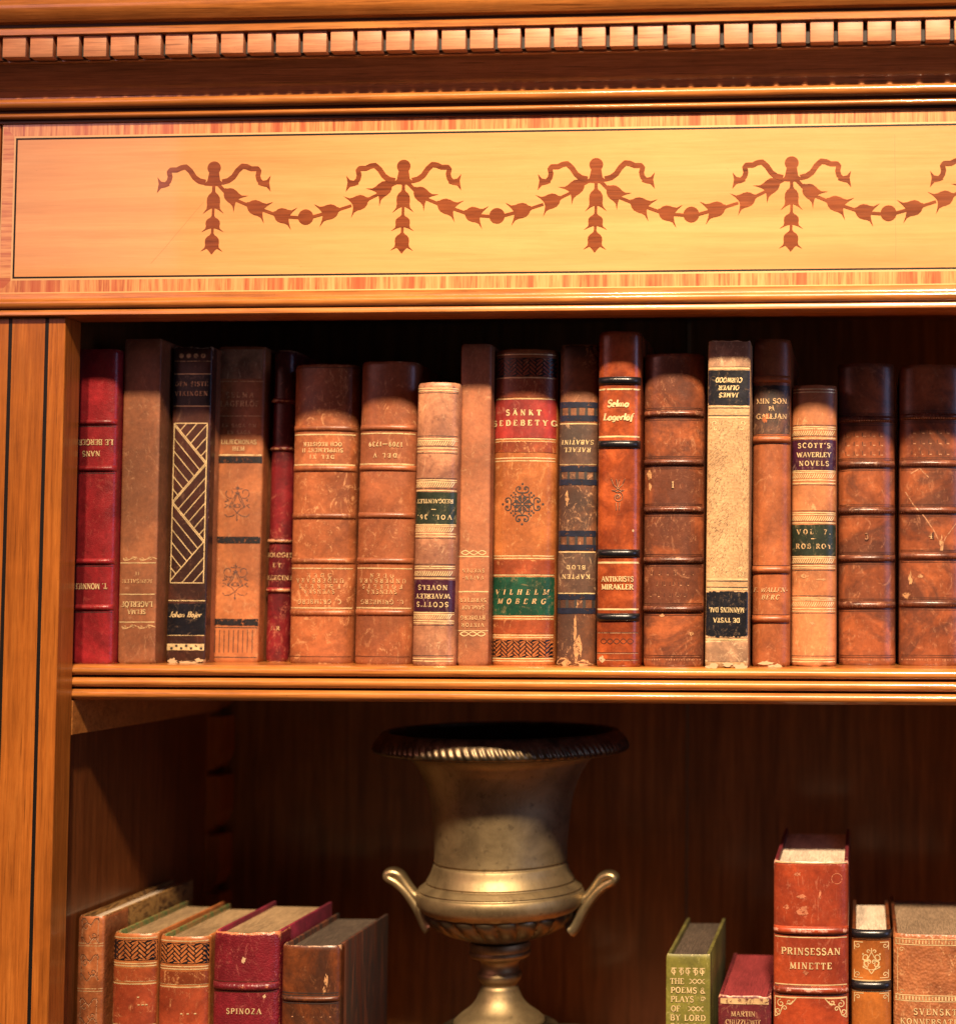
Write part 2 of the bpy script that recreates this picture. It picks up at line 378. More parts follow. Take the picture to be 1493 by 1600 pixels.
def text_polys(s, h, width=None, italic=0, bold=1.0, jit=.02):
    """polygons of a centred line of capitals of height h, tracked or squeezed to the given width"""
    gl = [glyph(c, bold) for c in s]
    nat = sum(a for a, _ in gl); sx = h; tr = 0
    if width:
        if nat*h > width: sx = width/nat
        elif len(gl) > 1:
            sx = min(h*1.12, width/nat); tr = (width-nat*sx)/(len(gl)-1)
    tot = nat*sx+tr*(len(gl)-1); x = -tot/2; out = []
    for a, polys in gl:
        dy = random.uniform(-jit, jit)*h
        for p in polys: out.append([(x+px*sx+italic*(py-.5)*h, (py-.5)*h+dy) for px, py in p])
        x += a*sx+tr
    return out

# ------------------------------------------------------------------ books
ZS = Z(900, 1041.6, .03)               # top of the upper shelf
ZL = -0.348                            # top of the lower shelf
class Book:
    def __init__(s, label, xl, xr, xtl, xtr, ytop, Y, mat, base=ZS, ybot=1040, n=2.3, b=.007, depth=.125, boards=None, boards2=None, wrap=.03,
                 pagemat='pages', wear=1.0, torn_top=0., torn_bot=0., group=None, bt=.0024, recess=.0035):
        Ye = Y+b*.85; wrap = max(wrap, b+.006)
        A, Bp = P(xl, ybot, Ye), P(xr, ybot, Ye); T0, T1 = P(xtl, ytop, Ye), P(xtr, ytop, Ye)
        s.w = ((Bp.x-A.x)+(T1.x-T0.x))/2 if abs(xtr-xtl) > 0 else Bp.x-A.x
        s.base = base; s.Y = Y; s.H = Z((xtl+xtr)/2, ytop, Y)-base
        xc = (A.x+Bp.x)/2; zc = (A.z+Bp.z)/2; xt = (T0.x+T1.x)/2; zt = (T0.z+T1.z)/2
        k = (xt-xc)/max(zt-zc, 1e-6); xb = xc-(zc-base)*k
        s.n, s.b, s.mat = n, b, mat; s.sc = (D+Y)/F; s.pxc = (xl+xr)/2
        s.root = empty('book', (xb, Y, base)); s.root.rotation_euler = (0, math.atan(k), 0)
        tag(s.root, label, 'book', group)
        s.bands = []; s.k = 0; s.wearK = wear; s.tt, s.tb = torn_top, torn_bot
        s.depth, s.wrap, s.bt, s.recess = depth, wrap, bt, recess
        s.boards = boards or mat; s.boards2 = boards2 or s.boards; s.pagemat = pagemat
        s.sp = None; s.todo = []; s.seed = random.uniform(0, 99)
    def v(s, py): return Z(s.pxc, py, s.Y)-s.base
    def yarc(s, x):
        r = min(.9995, abs(2*x/s.w)); return s.b*(1-(1-r**s.n)**(1/s.n))
    def bh(s, x, z):
        h = 0
        for zc, hw, hh in s.bands:
            t = (z-zc)/hw
            if abs(t) < 1: h = max(h, hh*(1-t*t)**.6*(1-min(1, abs(2*x/s.w))**8))
        return h
    def S(s, x, z, off):
        lim = s.w/2*.985; x = max(-lim, min(lim, x))
        e = 1e-4; sl = (s.yarc(x+e)-s.yarc(x-e))/(2*e); l = sqrt(1+sl*sl)
        o = off+s.bh(x, z)
        return (x+sl/l*o, s.yarc(x)-o/l, z)
    def make_spine(s):
        nu = 30; outer = []
        hw = s.w/2
        ys = [s.wrap, s.b+(s.wrap-s.b)*.6, s.b+.0025, s.b+.001]
        outer += [(-hw, y) for y in ys]
        for i in range(nu+1):
            th = pi-pi*i/nu
            c, sn = cos(th), sin(th)
            outer.append((hw*(1 if c > 0 else -1)*abs(c)**(2/s.n), s.b*(1-abs(sn)**(2/s.n))))
        outer += [(hw, y) for y in reversed(ys)]
        th_ = .0013
        inner = []
        for x, y in outer:
            inner.append((x*(1-th_/hw), y+th_*(1 if y < s.b else .0)))
        H = s.H; zs = [0, .0006, .0015, .003]
        m = max(12, int(H/.0035)); zs += [.003+(H-.006)*i/m for i in range(1, m)] + [H-.003, H-.0015, H-.0006, H]
        k = len(outer); vs = []; wear = []; fs = []
        for z in zs:
            d = min(z, H-z); cap = .0008*max(0, 1-d/.0025)**2
            for x, y in outer:
                zz = z; nv = Vector((x*160+s.seed, y*160, s.seed))
                if d < .0031:
                    q = noise.noise(nv*1.0)+.5*noise.noise(nv*3.1)
                    if z < H/2: zz = z+max(0, q*1.0+.1)*s.tb*(1-z/.0031)
                    else: zz = z-max(0, q*1.0+.15)*(s.tt+.0004)*(1-(H-z)/.0031)
                wob = .00018*noise.noise(Vector((x*90, z*70, s.seed)))
                nx = x*(1-cap/hw); ny = y+cap*(1 if y < s.b else 0)+(wob if y < s.b else 0)
                vs.append((nx, ny, zz))
                u = abs(x)/hw
                ed = max(0, (u-.90)/.10) if y < s.b+.0005 else .45*math.exp(-(y-s.b)/.004)
                wear.append(s.wearK*(.62*math.exp(-d/.0022)+.34*ed**2))
        nz = len(zs)
        for j in range(nz-1):
            for i in range(k-1): fs.append((j*k+i, j*k+i+1, (j+1)*k+i+1, (j+1)*k+i))
        b0 = len(vs)
        for z, r in ((zs[0], 0), (zs[-1], 1)):
            src = [vs[i] for i in range(k)] if r == 0 else [vs[(nz-1)*k+i] for i in range(k)]
            for (x, y), sv in zip(inner, src): vs.append((x, y+.0004, sv[2]+(.0003 if r == 0 else -.0003))); wear.append(s.wearK*.5)
        for i in range(k-1):
            fs.append((i+1, i, b0+i, b0+i+1))
            t = (nz-1)*k; fs.append((t+i, t+i+1, b0+k+i+1, b0+k+i))
            fs.append((b0+i+1, b0+i, b0+k+i, b0+k+i+1))
        s.sp = mesh_obj('spine', vs, fs, M[s.mat], s.root, 50, None, wear)
        for o in s.todo: o.parent = s.sp
    def body(s):
        hw = s.w/2; y0 = s.b+.0016
        for sd in (-1, 1):
            mb = MB(); a, c = sorted((sd*(hw-.0004), sd*(hw-.0004-s.bt)))
            mb.box(a, c, y0, s.depth, 0, s.H-.0002, bev=.0005)
            mb.build('cover_board', M[s.boards if sd < 0 else s.boards2], s.root, 40)
        mb = MB(); q = hw-.0004-s.bt-.0001
        # page block, its top edge slightly rounded like the spine
        n = 12; top = s.H-s.recess; prof = []
        for i in range(n+1):
            x = -q+2*q*i/n; prof.append((x, y0+s.yarc(x*.98)*.6))
        prof += [(q, s.depth-.004), (-q, s.depth-.004)]
        k = len(prof); vs = [(x,y,.003) for x,y in prof]+[(x,y,top+.0005*noise.noise(Vector((x*500,s.seed,0)))) for x,y in prof]
        fs = [tuple(range(k-1,-1,-1)), tuple(range(k, 2*k))]+[(j, (j+1)%k, (j+1)%k+k, j+k) for j in range(k)]
        mesh_obj('page_block', vs, fs, M[s.pagemat], s.root)
    # ---- decoration, all in photo pixels on the spine
    def put(s, name, polys, mat, off=.00012, step=.0022):
        """2-D polygons (x from the spine's centre, z up, metres) laid on the curved spine"""
        mb = MB()
        for p in polys:
            s.k += 1; o = off+(s.k % 9)*9e-6
            mb.add([s.S(x, z, o) for x, z in p], [tuple(range(len(p)))])
        if mb.v: return mesh_obj(name, mb.v, mb.f, M[mat], s.sp, 60)
    def patch(s, name, z0, z1, mat, off=.00025, ul=.965, wear=.25, nx=26, thick=True):
        """a sheet of leather pasted across the spine"""
        lim = s.w/2*ul; nz = max(2, int((z1-z0)/.002)); vs = []; wr = []; fs = []
        for j in range(nz+1):
            z = z0+(z1-z0)*j/nz
            for i in range(nx+1):
                th = pi-pi*i/nx; x = lim*cos(th)
                jz = .0003*noise.noise(Vector((x*300, z*900+s.seed, 1))) if j in (0, nz) else 0
                vs.append(s.S(x, z+jz, off)); d = min(z-z0, z1-z); wr.append(wear*(math.exp(-d/.001)+.5*(abs(x)/lim)**12))
        for j in range(nz):
            for i in range(nx): a = j*(nx+1)+i; fs.append((a, a+1, a+nx+2, a+nx+1))
        return mesh_obj(name, vs, fs, M[mat], s.sp, 60, None, wr)
    def band(s, py, half=4.5, h=.0017, mat=None, name='raised_band', wear=.45):
        """a raised band: registers the bump, then a mesh of its own over it"""
        zc = s.v(py); hw = half*s.sc; s.bands.append((zc, hw, h))
        lim = s.w/2*.992; nx, nz = 30, 12; vs = []; wr = []; fs = []
        for j in range(nz+1):
            t = -1+2*j/nz; t = sin(t*pi/2); z = zc+hw*t*1.02
            for i in range(nx+1):
                x = lim*cos(pi-pi*i/nx); vs.append(s.S(x, z, .00012 if 0 < j < nz else .00001)); wr.append(wear*s.wearK*(1-t*t)*(.7+.5*noise.noise(Vector((x*150, s.seed, py)))))
        for j in range(nz):
            for i in range(nx): a = j*(nx+1)+i; fs.append((a, a+1, a+nx+2, a+nx+1))
        o = mesh_obj(name, vs, fs, M[mat or s.mat], s.sp, 60, None, wr); s.todo.append(o)
        if s.sp: o.parent = s.sp
        return o
    def lines(s, pys, wpx=1.3, mat='gilt', name='gilt_line', ul=.95):
        lim = s.w/2*ul
        for q in pys:
            pol = []; py, w = q if isinstance(q, tuple) else (q, wpx)
            z = s.v(py); pts = [(lim*cos(pi-pi*i/26), z+.00012*noise.noise(Vector((i*.35, py, s.seed)))) for i in range(27)]
            pol += ribbon(pts, w*s.sc)
            s.put(name, pol, mat)
    def scuffs(s, spots, mat='exposed', name='scuff'):
        """irregular rubbed places: (dx, py, half width, half height) in pixels"""
        for dx, py, rx, ry in spots:
            n = 26; sd = random.uniform(0, 99)
            p = [(cos(2*pi*i/n)*rx*(1+.75*noise.noise(Vector((cos(2*pi*i/n)*1.7+sd, sin(2*pi*i/n)*1.7, sd)))), sin(2*pi*i/n)*ry*(1+.9*noise.noise(Vector((cos(2*pi*i/n)*1.9, sin(2*pi*i/n)*1.9+sd, 5))))) for i in range(n)]
            s.px([(p, 0)], py, mat, name=name, dx=dx)
    def marks(s, py, xs, mat='blindlight', glint=(), h=3.5):
        """a line of worn, unreadable lettering: short upright strokes, some with a bright foot"""
        rd_ = random.Random(int(py)+int(s.pxc))
        s.px([([(x, h*rd_.uniform(.5,1)), (x+rd_.uniform(-.6,.6), -h)], 1.0) for x in xs], py, 'blind', name='worn_lettering')
        s.px([([(x-1.4, -h+.4), (x+1.2, -h+.4)], rd_.uniform(1, 1.6)) for x in xs[::2]], py, mat, name='worn_lettering')
        if glint: s.px([([(x-1.8, -h+.6), (x+1.6, -h+.8)], 1.9) for x in glint], py, 'gilt', name='worn_lettering', off=.0006)
    def label(s, py0, py1, mat, ul=.965, name='title_label', wear=.3):
        return s.patch(name, s.v(py1), s.v(py0), mat, ul=ul, wear=wear)
    def text(s, rows, mat='gilt', flip=False, italic=0, bold=1.0, off=.0005, name='lettering', dx=0):
        """rows: (string, centre y, cap height, width) in pixels"""
        pol = []
        for r in rows:
            t, py, h, w = r[:4]; d = r[4] if len(r) > 4 else dx
            ps = text_polys(t, .94*h*s.sc, w*s.sc, italic, bold); zc = s.v(py); f = -1 if flip else 1
            for p in ps: pol.append([(f*x+d*s.sc, zc+f*z) for x, z in p])
        return s.put(name, pol, mat, off)
    def px(s, strokes, py, mat, wpx=1.2, name='tooled_ornament', off=.00015, scale=1.0, dx=0):
        """strokes: polylines in pixels about (spine centre, py), y up; a tuple (pts, w) sets its width"""
        pol = []; zc = s.v(py)
        for st in strokes:
            pts, w = st if isinstance(st, tuple) else (st, wpx)
            pol += [[(x*s.sc*scale+dx*s.sc, zc+y*s.sc*scale) for x, y in p] for p in (ribbon(resample(pts, 3), w) if w > 0 else [pts])]
        return s.put(name, pol, mat, off)
    def roll(s, py, half=4, mat='gilt', slant=4, pitch=3.6, name='gilt_roll'):
        """a band of short slanted hatching between rules"""
        hw = s.w/2/s.sc*.92; pol = []; x = -hw
        while x < hw-2:
            a = x/hw
            pol.append(([(x+slant*.5, half), (x+slant*.15, 0), (x-slant*.5, -half)], 1.35)); x += pitch*(1-.28*a*a)
        return s.px(pol, py, mat, name=name)
    def weave(s, py0, py1, light, dark='band_black', name='woven_panel'):
        """a pressed basket-weave panel: dark ground, leather bars"""
        z0, z1 = s.v(py1), s.v(py0); s.patch(name, z0, z1, dark, off=.00015, ul=.97, wear=0)
        c = (z1-z0)/6.0; pol = []; hw = s.w/2*.96; q = c*.70710678
        g = .19
        # herringbone of 3 x 1 bars turned by 45 degrees
        for i in range(-24, 25):
            for j in range(-24, 25):
                for rect in ((i+3*j*1.0, i-3*j*1.0, 3, 1), (i+3*j+0.0, i-3*j+1.0, 1, 3)):
                    X0, Y0, w_, h_ = rect
                    cs = [(X0+g, Y0+g), (X0+w_-g, Y0+g), (X0+w_-g, Y0+h_-g), (X0+g, Y0+h_-g)]
                    pts = [((x-y)*q, (x+y)*q) for x, y in cs]
                    zc = (z0+z1)/2
                    if all(abs(p[0]) > hw for p in pts) or all(abs(p[1]) > (z1-z0)/2*.94 for p in pts): continue
                    lim = (z1-z0)/2*.94
                    pp = [(max(-hw, min(hw, x)), zc+max(-lim, min(lim, y))) for x, y in pts]
                    pol.append(pp)
        s.put(name+'_bars', pol, light, .0003)
# ------------------------------------------------------------------ bookcase
XL = X(-70, 300, 0); XR = 0.40
case = empty('bookcase', (0, 0, -0.42))
tag(case, 'honey coloured inlaid wooden bookcase with dentil cornice and garland frieze', 'bookcase')
def sub(o, parent):                       # keep world placement under an offset parent
    o.parent = parent; return o
off = Vector((0, 0, 0.42))
def part(mb, name, mat, parent=None, smooth=None):
    o = mb.build(name, mat, parent or case, smooth)
    if (parent or case) is case: o.location = off
    return o
zc = lambda py, Y, px=750: Z(px, py, Y)
def bead(yb, zt, zb, h, n=9, lo=-80, hi=80):
    """convex bead between heights zt and zb, bulging h in front of yb"""
    zm, r = (zt+zb)/2, (zt-zb)/2
    return [(yb-h*cos(pi*(i/n-.5)), zm+r*sin(pi*(.5-i/n))) for i in range(n+1)]
# top roll, cove and fillet above the dentils
BK = .10
pr = [(BK, zc(-75,-.03)), (-.046, zc(-75,-.03)), (-.046, zc(-62,-.03)), (-.0315, zc(-30,-.03)), (-.0300, zc(-24,-.03))]
pr += [(-.0300-.0062*sin(pi*(.04+.88*i/12)), zc(-22,-.03)+(zc(17,-.034)-zc(-22,-.03))*i/12) for i in range(13)]
pr += [(-.0300, zc(20,-.03)), (-.0275, zc(24,-.028)), (-.0272, zc(28.5,-.027)), (-.0300, zc(30,-.03)), (-.0317, zc(31.2,-.0317)), (-.0317, zc(40,-.0317)), (-.0311, zc(41.2,-.031)), (BK, zc(41.2,-.031))]
mb = MB(); mb.prism_x(pr, XL, XR, dark=lambda y, z: y < .01 and zc(29.5,-.03) < z < zc(22,-.03)); cornice = part(mb, 'cornice', [M['honey_x'], M['groove_shade']], None, 40)
# dark ground behind the dentils and the sloping board below
zt, zb = zc(41.2,-.031)-.0001, zc(82.0,-.021)
mb = MB(); mb.prism_x([(BK, zt), (-.0252, zt), (-.0252, zc(77,-.0252)), (-.0212, zb), (BK, zb)], XL, XR); o = mb.build('dentil_ground', M['gap'], cornice)
x0, x1 = X(43.7, 75, -.0295), X(1485.7, 50, -.0295); pitch = (x1-x0)/33
zt, zb = zc(41.2,-.031)-.0002, zc(76,-.0295); i = -3; rd = random.Random(3); cuts = []
while x0+pitch*i < XR+pitch: cuts.append(x0+pitch*i+rd.uniform(-.0005,.0005)); i += 1
for a, b in zip(cuts, cuts[1:]):
    mb = MB(); mb.box(a+.0014, b-.0014, -.0296+rd.uniform(-.0003,.0003), -.0205, zb+rd.uniform(-.0003,.0003), zt, bev=.0004)
    mb.build('dentil', M['dentil'], cornice, 40)
zb0 = zc(82.0,-.021)-.0001
pr = [(BK, zb0), (-.0230, zb0), (-.0230, zc(84,-.023)), (-.0200, zc(87,-.020)), (-.0050, zc(130,-.005)), (-.0036, zc(140.5,-.004)), (BK, zc(140.5,-.004))]
mb = MB(); mb.prism_x(pr, XL, XR); part(mb, 'cornice_board', M['brown_x'], None, 30)
z1 = zc(140.5,-.004)-.0001
pr = [(BK, z1), (-.0042, z1)]+bead(-.0042, zc(141.5,-.006), zc(159.5,-.006), .0046)+[(-.0030, zc(160.5,-.003)), (-.0030, zc(165,-.003))]+bead(-.0026, zc(165.5,-.004), zc(175,-.004), .0030)+[(-.0016, zc(175.5,-.002)), (-.0016, zc(181.5,-.001)), (BK, zc(181.5,-.001))]
mb = MB(); mb.prism_x(pr, XL, XR, dark=lambda y, z: y < .01 and (zc(165.3,-.003) < z < zc(160.2,-.003) or zc(182,-.001) < z < zc(175.3,-.002))); part(mb, 'cornice_bead', [M['honey_x'], M['groove_shade']], None, 45)
# frieze
fzt, fzb = zc(181.5,-.001)-.0002, Z(75, 458.8, 0)
fxl = X(3.5, 300, 0)
fr = empty('frieze_panel', off, case)
def subpart(mb, name, mat, smooth=None): return mb.build(name, mat, fr, smooth)
px = .0004
cbw = .0074
zi_t, zi_b = zc(201.7, 0), Z(75, 437.8, 0)          # inner edges of the crossbanding
xi_l = fxl+cbw
mb = MB(); e = .0012
mb.box(xi_l+2*e, XR, .0000, .012, zi_b+2*e, zi_t-2*e); subpart(mb, 'satinwood_field', M['satin'])
for nm, mt, a, yy in (('boxwood_stringing', 'box', 0, -.00004), ('ebony_stringing', 'ebony', e, -.00008)):
    mb = MB()
    mb.box(xi_l+a, XR, yy, .011, zi_t-a-e, zi_t-a); mb.box(xi_l+a, XR, yy, .011, zi_b+a, zi_b+a+e); mb.box(xi_l+a, xi_l+a+e, yy, .011, zi_b+a+e, zi_t-a-e)
    subpart(mb, nm, M[mt])
mb = MB()
mb.prism_y([(fxl, fzt), (XR, fzt), (XR, zi_t), (xi_l, zi_t)], -.00002, .011, 0)
mb.prism_y([(fxl, fzb+.0009), (XR, fzb+.0009), (XR, zi_b), (xi_l, zi_b)], -.00002, .011, 0)
mb.prism_y([(fxl, fzb+.0009), (xi_l, zi_b), (xi_l, zi_t), (fxl, fzt)], -.00002, .011, 1)
subpart(mb, 'crossbanding', [M['cross_x'], M['cross_z']])
mb = MB(); mb.box(fxl, XR, -.00006, .0109, fzb, fzb+.0009); mb.box(fxl-.0005, fxl, -.00006, .0109, fzb, fzt); subpart(mb, 'outer_stringing', M['box'])
mb = MB(); mb.box(fxl-.0005, XR, .0121, .0205, fzb, fzt); subpart(mb, 'panel_core', M['side_z'])
mb = MB(); mb.box(XL, fxl-.0022, .0006, .0205, fzb, fzt, bev=.0006); subpart(mb, 'corner_block', M['honey_z'])
# garland inlay, traced in units of 0.1125 mm about the bow's centre
U = .0004*420/1493
def bell(nx, ny, tx, ty, w, tips=2):
    """bell flower from neck to mouth"""
    dx, dy = tx-nx, ty-ny; L = hypot(dx, dy); dx, dy = dx/L, dy/L
    prof = [(0,.13),(.08,.20),(.17,.40),(.30,.54),(.48,.57),(.62,.54),(.78,.58),(1.0,.90)]
    left = [(t*L, h*w) for t, h in prof]
    mid = [(.84*L, .46*w), (.77*L, .20*w)] if tips == 2 else [(.84*L, .42*w), (.90*L, .30*w), (1.16*L, 0)]
    if tips == 2: ctr = left+mid+[(.75*L, 0)]+[(a, -b) for a, b in reversed(mid)]+[(a, -b) for a, b in reversed(left)]
    else: ctr = left+mid+[(a, -b) for a, b in reversed(mid[:-1])]+[(a, -b) for a, b in reversed(left)]
    return [(nx+a*dx-b*dy, ny+a*dy+b*dx) for a, b in ctr]
def bow_polys(first, last):
    c = 403; out = []
    def a(pts): out.append([(x-c, y) for x, y in pts])
    a([(c+38*cos(t*pi/9), 116+37*sin(t*pi/9)) for t in range(18)])
    a([(376,140),(431,140),(438,185),(462,206),(424,218),(400,218),(352,214),(346,208),(366,188)])
    rb = [(450,196),(484,188),(512,168),(536,132),(562,108),(588,112),(612,124),(646,124),(656,136),(650,162),(656,186),(672,204)]
    for sg in (1, -1):
        for p in ribbon(resample([(c+sg*(x-c), y) for x, y in rb], 9), 31, 27): a(p)
        a([(c+sg*(x-c), y) for x, y in [(655,190),(676,192),(700,188),(722,163),(714,200),(723,252),(700,226),(672,220),(652,212)]])
    def stem(x0, y0, x1, y1, w=17):
        for p in ribbon([(x0,y0),(x1,y1)], w): a(p)
    stem(403,214,403,262,18); a(bell(403,244,403,372,66)); stem(403,330,402,405,15); a(bell(402,385,401,474,71)); stem(401,440,399,505,15); a(bell(400,482,398,582,70,3))
    if not last:
        stem(426,206,478,260,20); a(bell(462,236,558,320,68))
        stem(528,296,612,332); a(bell(588,318,714,370,72)); stem(676,352,764,384); a(bell(740,372,858,405,72)); stem(826,394,884,399)
        a([(922+43*cos(t*pi/10), 396+43*sin(t*pi/10)) for t in range(20)])
        stem(958,396,1018,380); a(bell(1110,354,984,388,72)); stem(1080,366,1176,336); a(bell(1272,300,1152,344,72)); stem(1240,316,1326,274); a(bell(1400,210,1292,292,70)); stem(1376,236,1448,198,20)
    return out
bx0, bx1 = X(333.6, 320, 0), X(1236, 310, 0); bp = (bx1-bx0)/3; us = bp/1060.0
bz = lambda k: Z(333.6, 230, 0)+(Z(1236, 221.5, 0)-Z(333.6, 230, 0))*k/3
for k in range(5):
    if bx0+bp*k > XR-.02: break
    mb = MB()
    for q, p in enumerate(bow_polys(k == 0, bx0+bp*(k+1) > XR-.02)):
        yy = -.00006-(q % 24)*8e-6
        pts = [(bx0+bp*k+x*us, yy, bz(k)-y*us) for x, y in p]
        mb.add(pts, [tuple(range(len(pts)))])
    o = mesh_obj('garland_inlay', mb.v, mb.f, M['inlay'], fr)
mb = MB()
for pl, w_ in (([(236,412),(262,382),(290,349),(318,316)], .00022), ([(1397,210),(1397.6,300),(1398.6,410)], .00018)):
    pts = resample([(X(x,y,0), Z(x,y,0)) for x, y in pl], .002)
    pts = [(x+.0003*noise.noise(Vector((z*90,3,1))), z) for x, z in pts]
    for q in ribbon(pts, w_): mb.add([(x, -.00003, z) for x, z in q], [(0,1,2,3)])
mesh_obj('veneer_crack', mb.v, mb.f, N('veneer_crack_line').fin((.40,.17,.06), .5), fr)
# moulding under the frieze
HB = .0208; CEIL = fzb+.030
zz = lambda py, Y=0: Z(75, py, Y)
pr = [(HB, fzb-.0001), (-.0016, fzb-.0001), (-.0016, zz(465.5,-.002))]+bead(-.0018, zz(466,-.004), zz(483,-.004), .0042)+[(-.0020, zz(484,-.003)), (-.0046, zz(484.6,-.0046)), (-.0050, zz(485.4,-.005)), (-.0050, zz(492,-.005)), (-.0044, zz(493.2,-.0045)), (HB, zz(493.2,-.0045))]
mb = MB(); mb.prism_x(pr, XL, XR, dark=lambda y, z: y < .01 and zz(484.5,-.003) < z < zz(482,-.003)); part(mb, 'frieze_moulding', [M['honey_x'], M['groove_shade']], None, 45)
zop = zz(493.2,-.0045)-.0001                         # top of the opening
# stile (and the far one beyond the frame)
xs = X(102.5, 520, 0); zbot = -.42
def stile(xa, xb, strings):
    mb = MB(); mb.box(xa, xb, 0, .0208, zbot, zop, bev=.0007); o = part(mb, 'stile', M['honey_z'])
    mb = MB()
    for q in strings: mb.box(q-.0012, q+.0012, -.00012, .003, zbot, zop-.0006)
    mb.build('ebony_stringing', M['ebony'], o)
s1, s2 = X(17.2, 500, 0), X(74.2, 500, 0)
stile(XL, xs, (s1, s2)); XI = XR-.055; stile(XI, XR, (XI+.0112, XI+.034))
# carcass
YB = .290; RC = .010                                # the stiles overlap the sides by 10 mm
mb = MB(); mb.box(xs-RC-.018, xs-RC, .0210, YB, zbot, CEIL); part(mb, 'side_panel', M['side_z'])
mb = MB(); mb.box(XI+RC, XI+RC+.018, .0210, YB, zbot, CEIL); part(mb, 'side_panel', M['side_z'])
xj = X(1073, 1200, YB)
mb = MB(); mb.box(xs-RC-.018, xj-.0006, YB+.0001, YB+.008, zbot, CEIL); part(mb, 'back_panel', M['back_z'])
mb = MB(); mb.box(xj+.0006, XI+RC+.018, YB-.002, YB+.008, zbot, CEIL); part(mb, 'back_panel', M['back_z'])
mb = MB(); mb.box(XL, XR, HB+.0003, YB+.008, CEIL+.0002, CEIL+.012); part(mb, 'top_board', M['side_z'])
# upper shelf with three reeds along its edge
SF = .0222
zsb = Z(750, 1098, SF)
h3 = (ZS-zsb)/3; pr = [(YB-.004, ZS), (SF+.003, ZS)]
for k in range(3):
    zt_ = ZS-h3*k; pr += [(SF+.0028, zt_)]+bead(SF+.0022, zt_-.0004, zt_-h3+.0008, .0040, 10)+[(SF+.0028, zt_-h3+.0004)]
pr += [(SF+.004, zsb), (YB-.004, zsb)]
mb = MB(); mb.prism_x(pr, xs-RC+.0003, XI+RC-.0003, dark=lambda y, z: SF+.0014 < y < SF+.0030 and any(abs(z-(pr[1][1]-h3*k)) < .0009 for k in (1, 2))); part(mb, 'shelf', [M['honey_x'], M['groove_shade']], None, 45)
# lower shelf
pr = [(YB-.004, ZL), (SF+.003, ZL)]
for k in range(3):
    zt_ = ZL-h3*k; pr += [(SF+.0028, zt_)]+bead(SF+.0022, zt_-.0004, zt_-h3+.0008, .0040, 10)+[(SF+.0028, zt_-h3+.0004)]
pr += [(SF+.004, ZL-3*h3), (YB-.004, ZL-3*h3)]
mb = MB(); mb.prism_x(pr, xs-RC+.0003, XI+RC-.0003, dark=lambda y, z: SF+.0014 < y < SF+.0030 and any(abs(z-(pr[1][1]-h3*k)) < .0009 for k in (1, 2))); part(mb, 'shelf', [M['honey_x'], M['groove_shade']], None, 45)
# cleat under the shelf and the notched rack in the corner
mb = MB(); mb.box(xs-RC-.0004, xs-.0002, .0224, .262, Z(112, 1149, .0215), zsb-.0003, bev=.0005); part(mb, 'shelf_cleat', M['honey_x'])
rx0, rx1 = xs-RC-.0004, xs-RC+.0122
ztop, pitch2 = Z(340, 1105, .263), (Z(340, 1205, .263)-Z(340, 1298, .263))
prof = [(rx0, zop-.002), (rx1, zop-.002)]; z = zop-.02
zn = Z(340, 1207, .263)
while zn+pitch2 < zop-.03: zn += pitch2
z = zn
while z > zbot+.05:
    prof += [(rx1, z+.016), (rx1-.003, z+.007), (rx1-.007, z+.0025), (rx0+.0012, z+.0020), (rx0+.0012, z-.0030), (rx1, z-.0030)]; z -= pitch2
prof += [(rx1, zbot+.01), (rx0, zbot+.01)]
mb = MB(); mb.prism_y([(x, zz_) for x, zz_ in prof], .263, YB-.0004); part(mb, 'shelf_rack', M['honey_z'])

# ------------------------------------------------------------------ brass urn
UY = .14; ux = X(783, 1300, UY); us_ = (D+UY)/F; uz = lambda zy: Z(783, 1100+zy/3.2, UY)
urn = empty('urn', (ux, UY, ZL)); tag(urn, 'tarnished brass urn with flared rim and two scroll handles', 'urn')
mbr = N('aged_brass'); v = mbr.coord(rnd=False)
c = mbr.ramp(mbr.noise(v, 38, 7, .65, .6), [(.34, (.20,.145,.075)), (.5, (.28,.205,.105)), (.68, (.36,.27,.14))])
c = mbr.mix(mbr.ramp(mbr.noise(v, 160, 5, .7), [(.58, 0.0), (.68, .55)]), c, (.10,.07,.04))
c = mbr.mix(mbr.ramp(mbr.noise(mbr.coord((1,1,.3),False), 420, 5, .8), [(.60, 0.0), (.66, .35)]), c, (.50,.38,.21))
M['brass'] = mbr.fin(c, mbr.math('ADD', .40, mbr.math('MULTIPLY', mbr.noise(v, 70, 5, .65), .25)), mbr.bump(mbr.noise(v, 300, 4, .7), .12, .0006), .88)
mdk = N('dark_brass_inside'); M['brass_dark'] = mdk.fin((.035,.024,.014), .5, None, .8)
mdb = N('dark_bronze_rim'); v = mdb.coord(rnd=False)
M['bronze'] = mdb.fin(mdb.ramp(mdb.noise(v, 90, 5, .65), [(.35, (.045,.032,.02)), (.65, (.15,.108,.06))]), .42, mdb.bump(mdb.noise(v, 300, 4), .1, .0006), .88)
def lathe(name, prof, mat, fn=None, n=160, smooth=45):
    """prof: (radius, height) in metres above the urn's foot"""
    vs = []; fs = []
    for r, z in prof:
        for i in range(n):
            a = 2*pi*i/n; rr, z2 = fn(r, z, a) if fn else (r, z)
            vs.append((rr*cos(a), rr*sin(a), z2))
    for j in range(len(prof)-1):
        for i in range(n): fs.append((j*n+i, j*n+(i+1)%n, (j+1)*n+(i+1)%n, (j+1)*n+i))
    o = mesh_obj(name, vs, fs, M[mat], urn, smooth)
    bm = bmesh.new(); bm.from_mesh(o.data); bmesh.ops.recalc_face_normals(bm, faces=bm.faces[:]); bm.to_mesh(o.data); bm.free(); return o
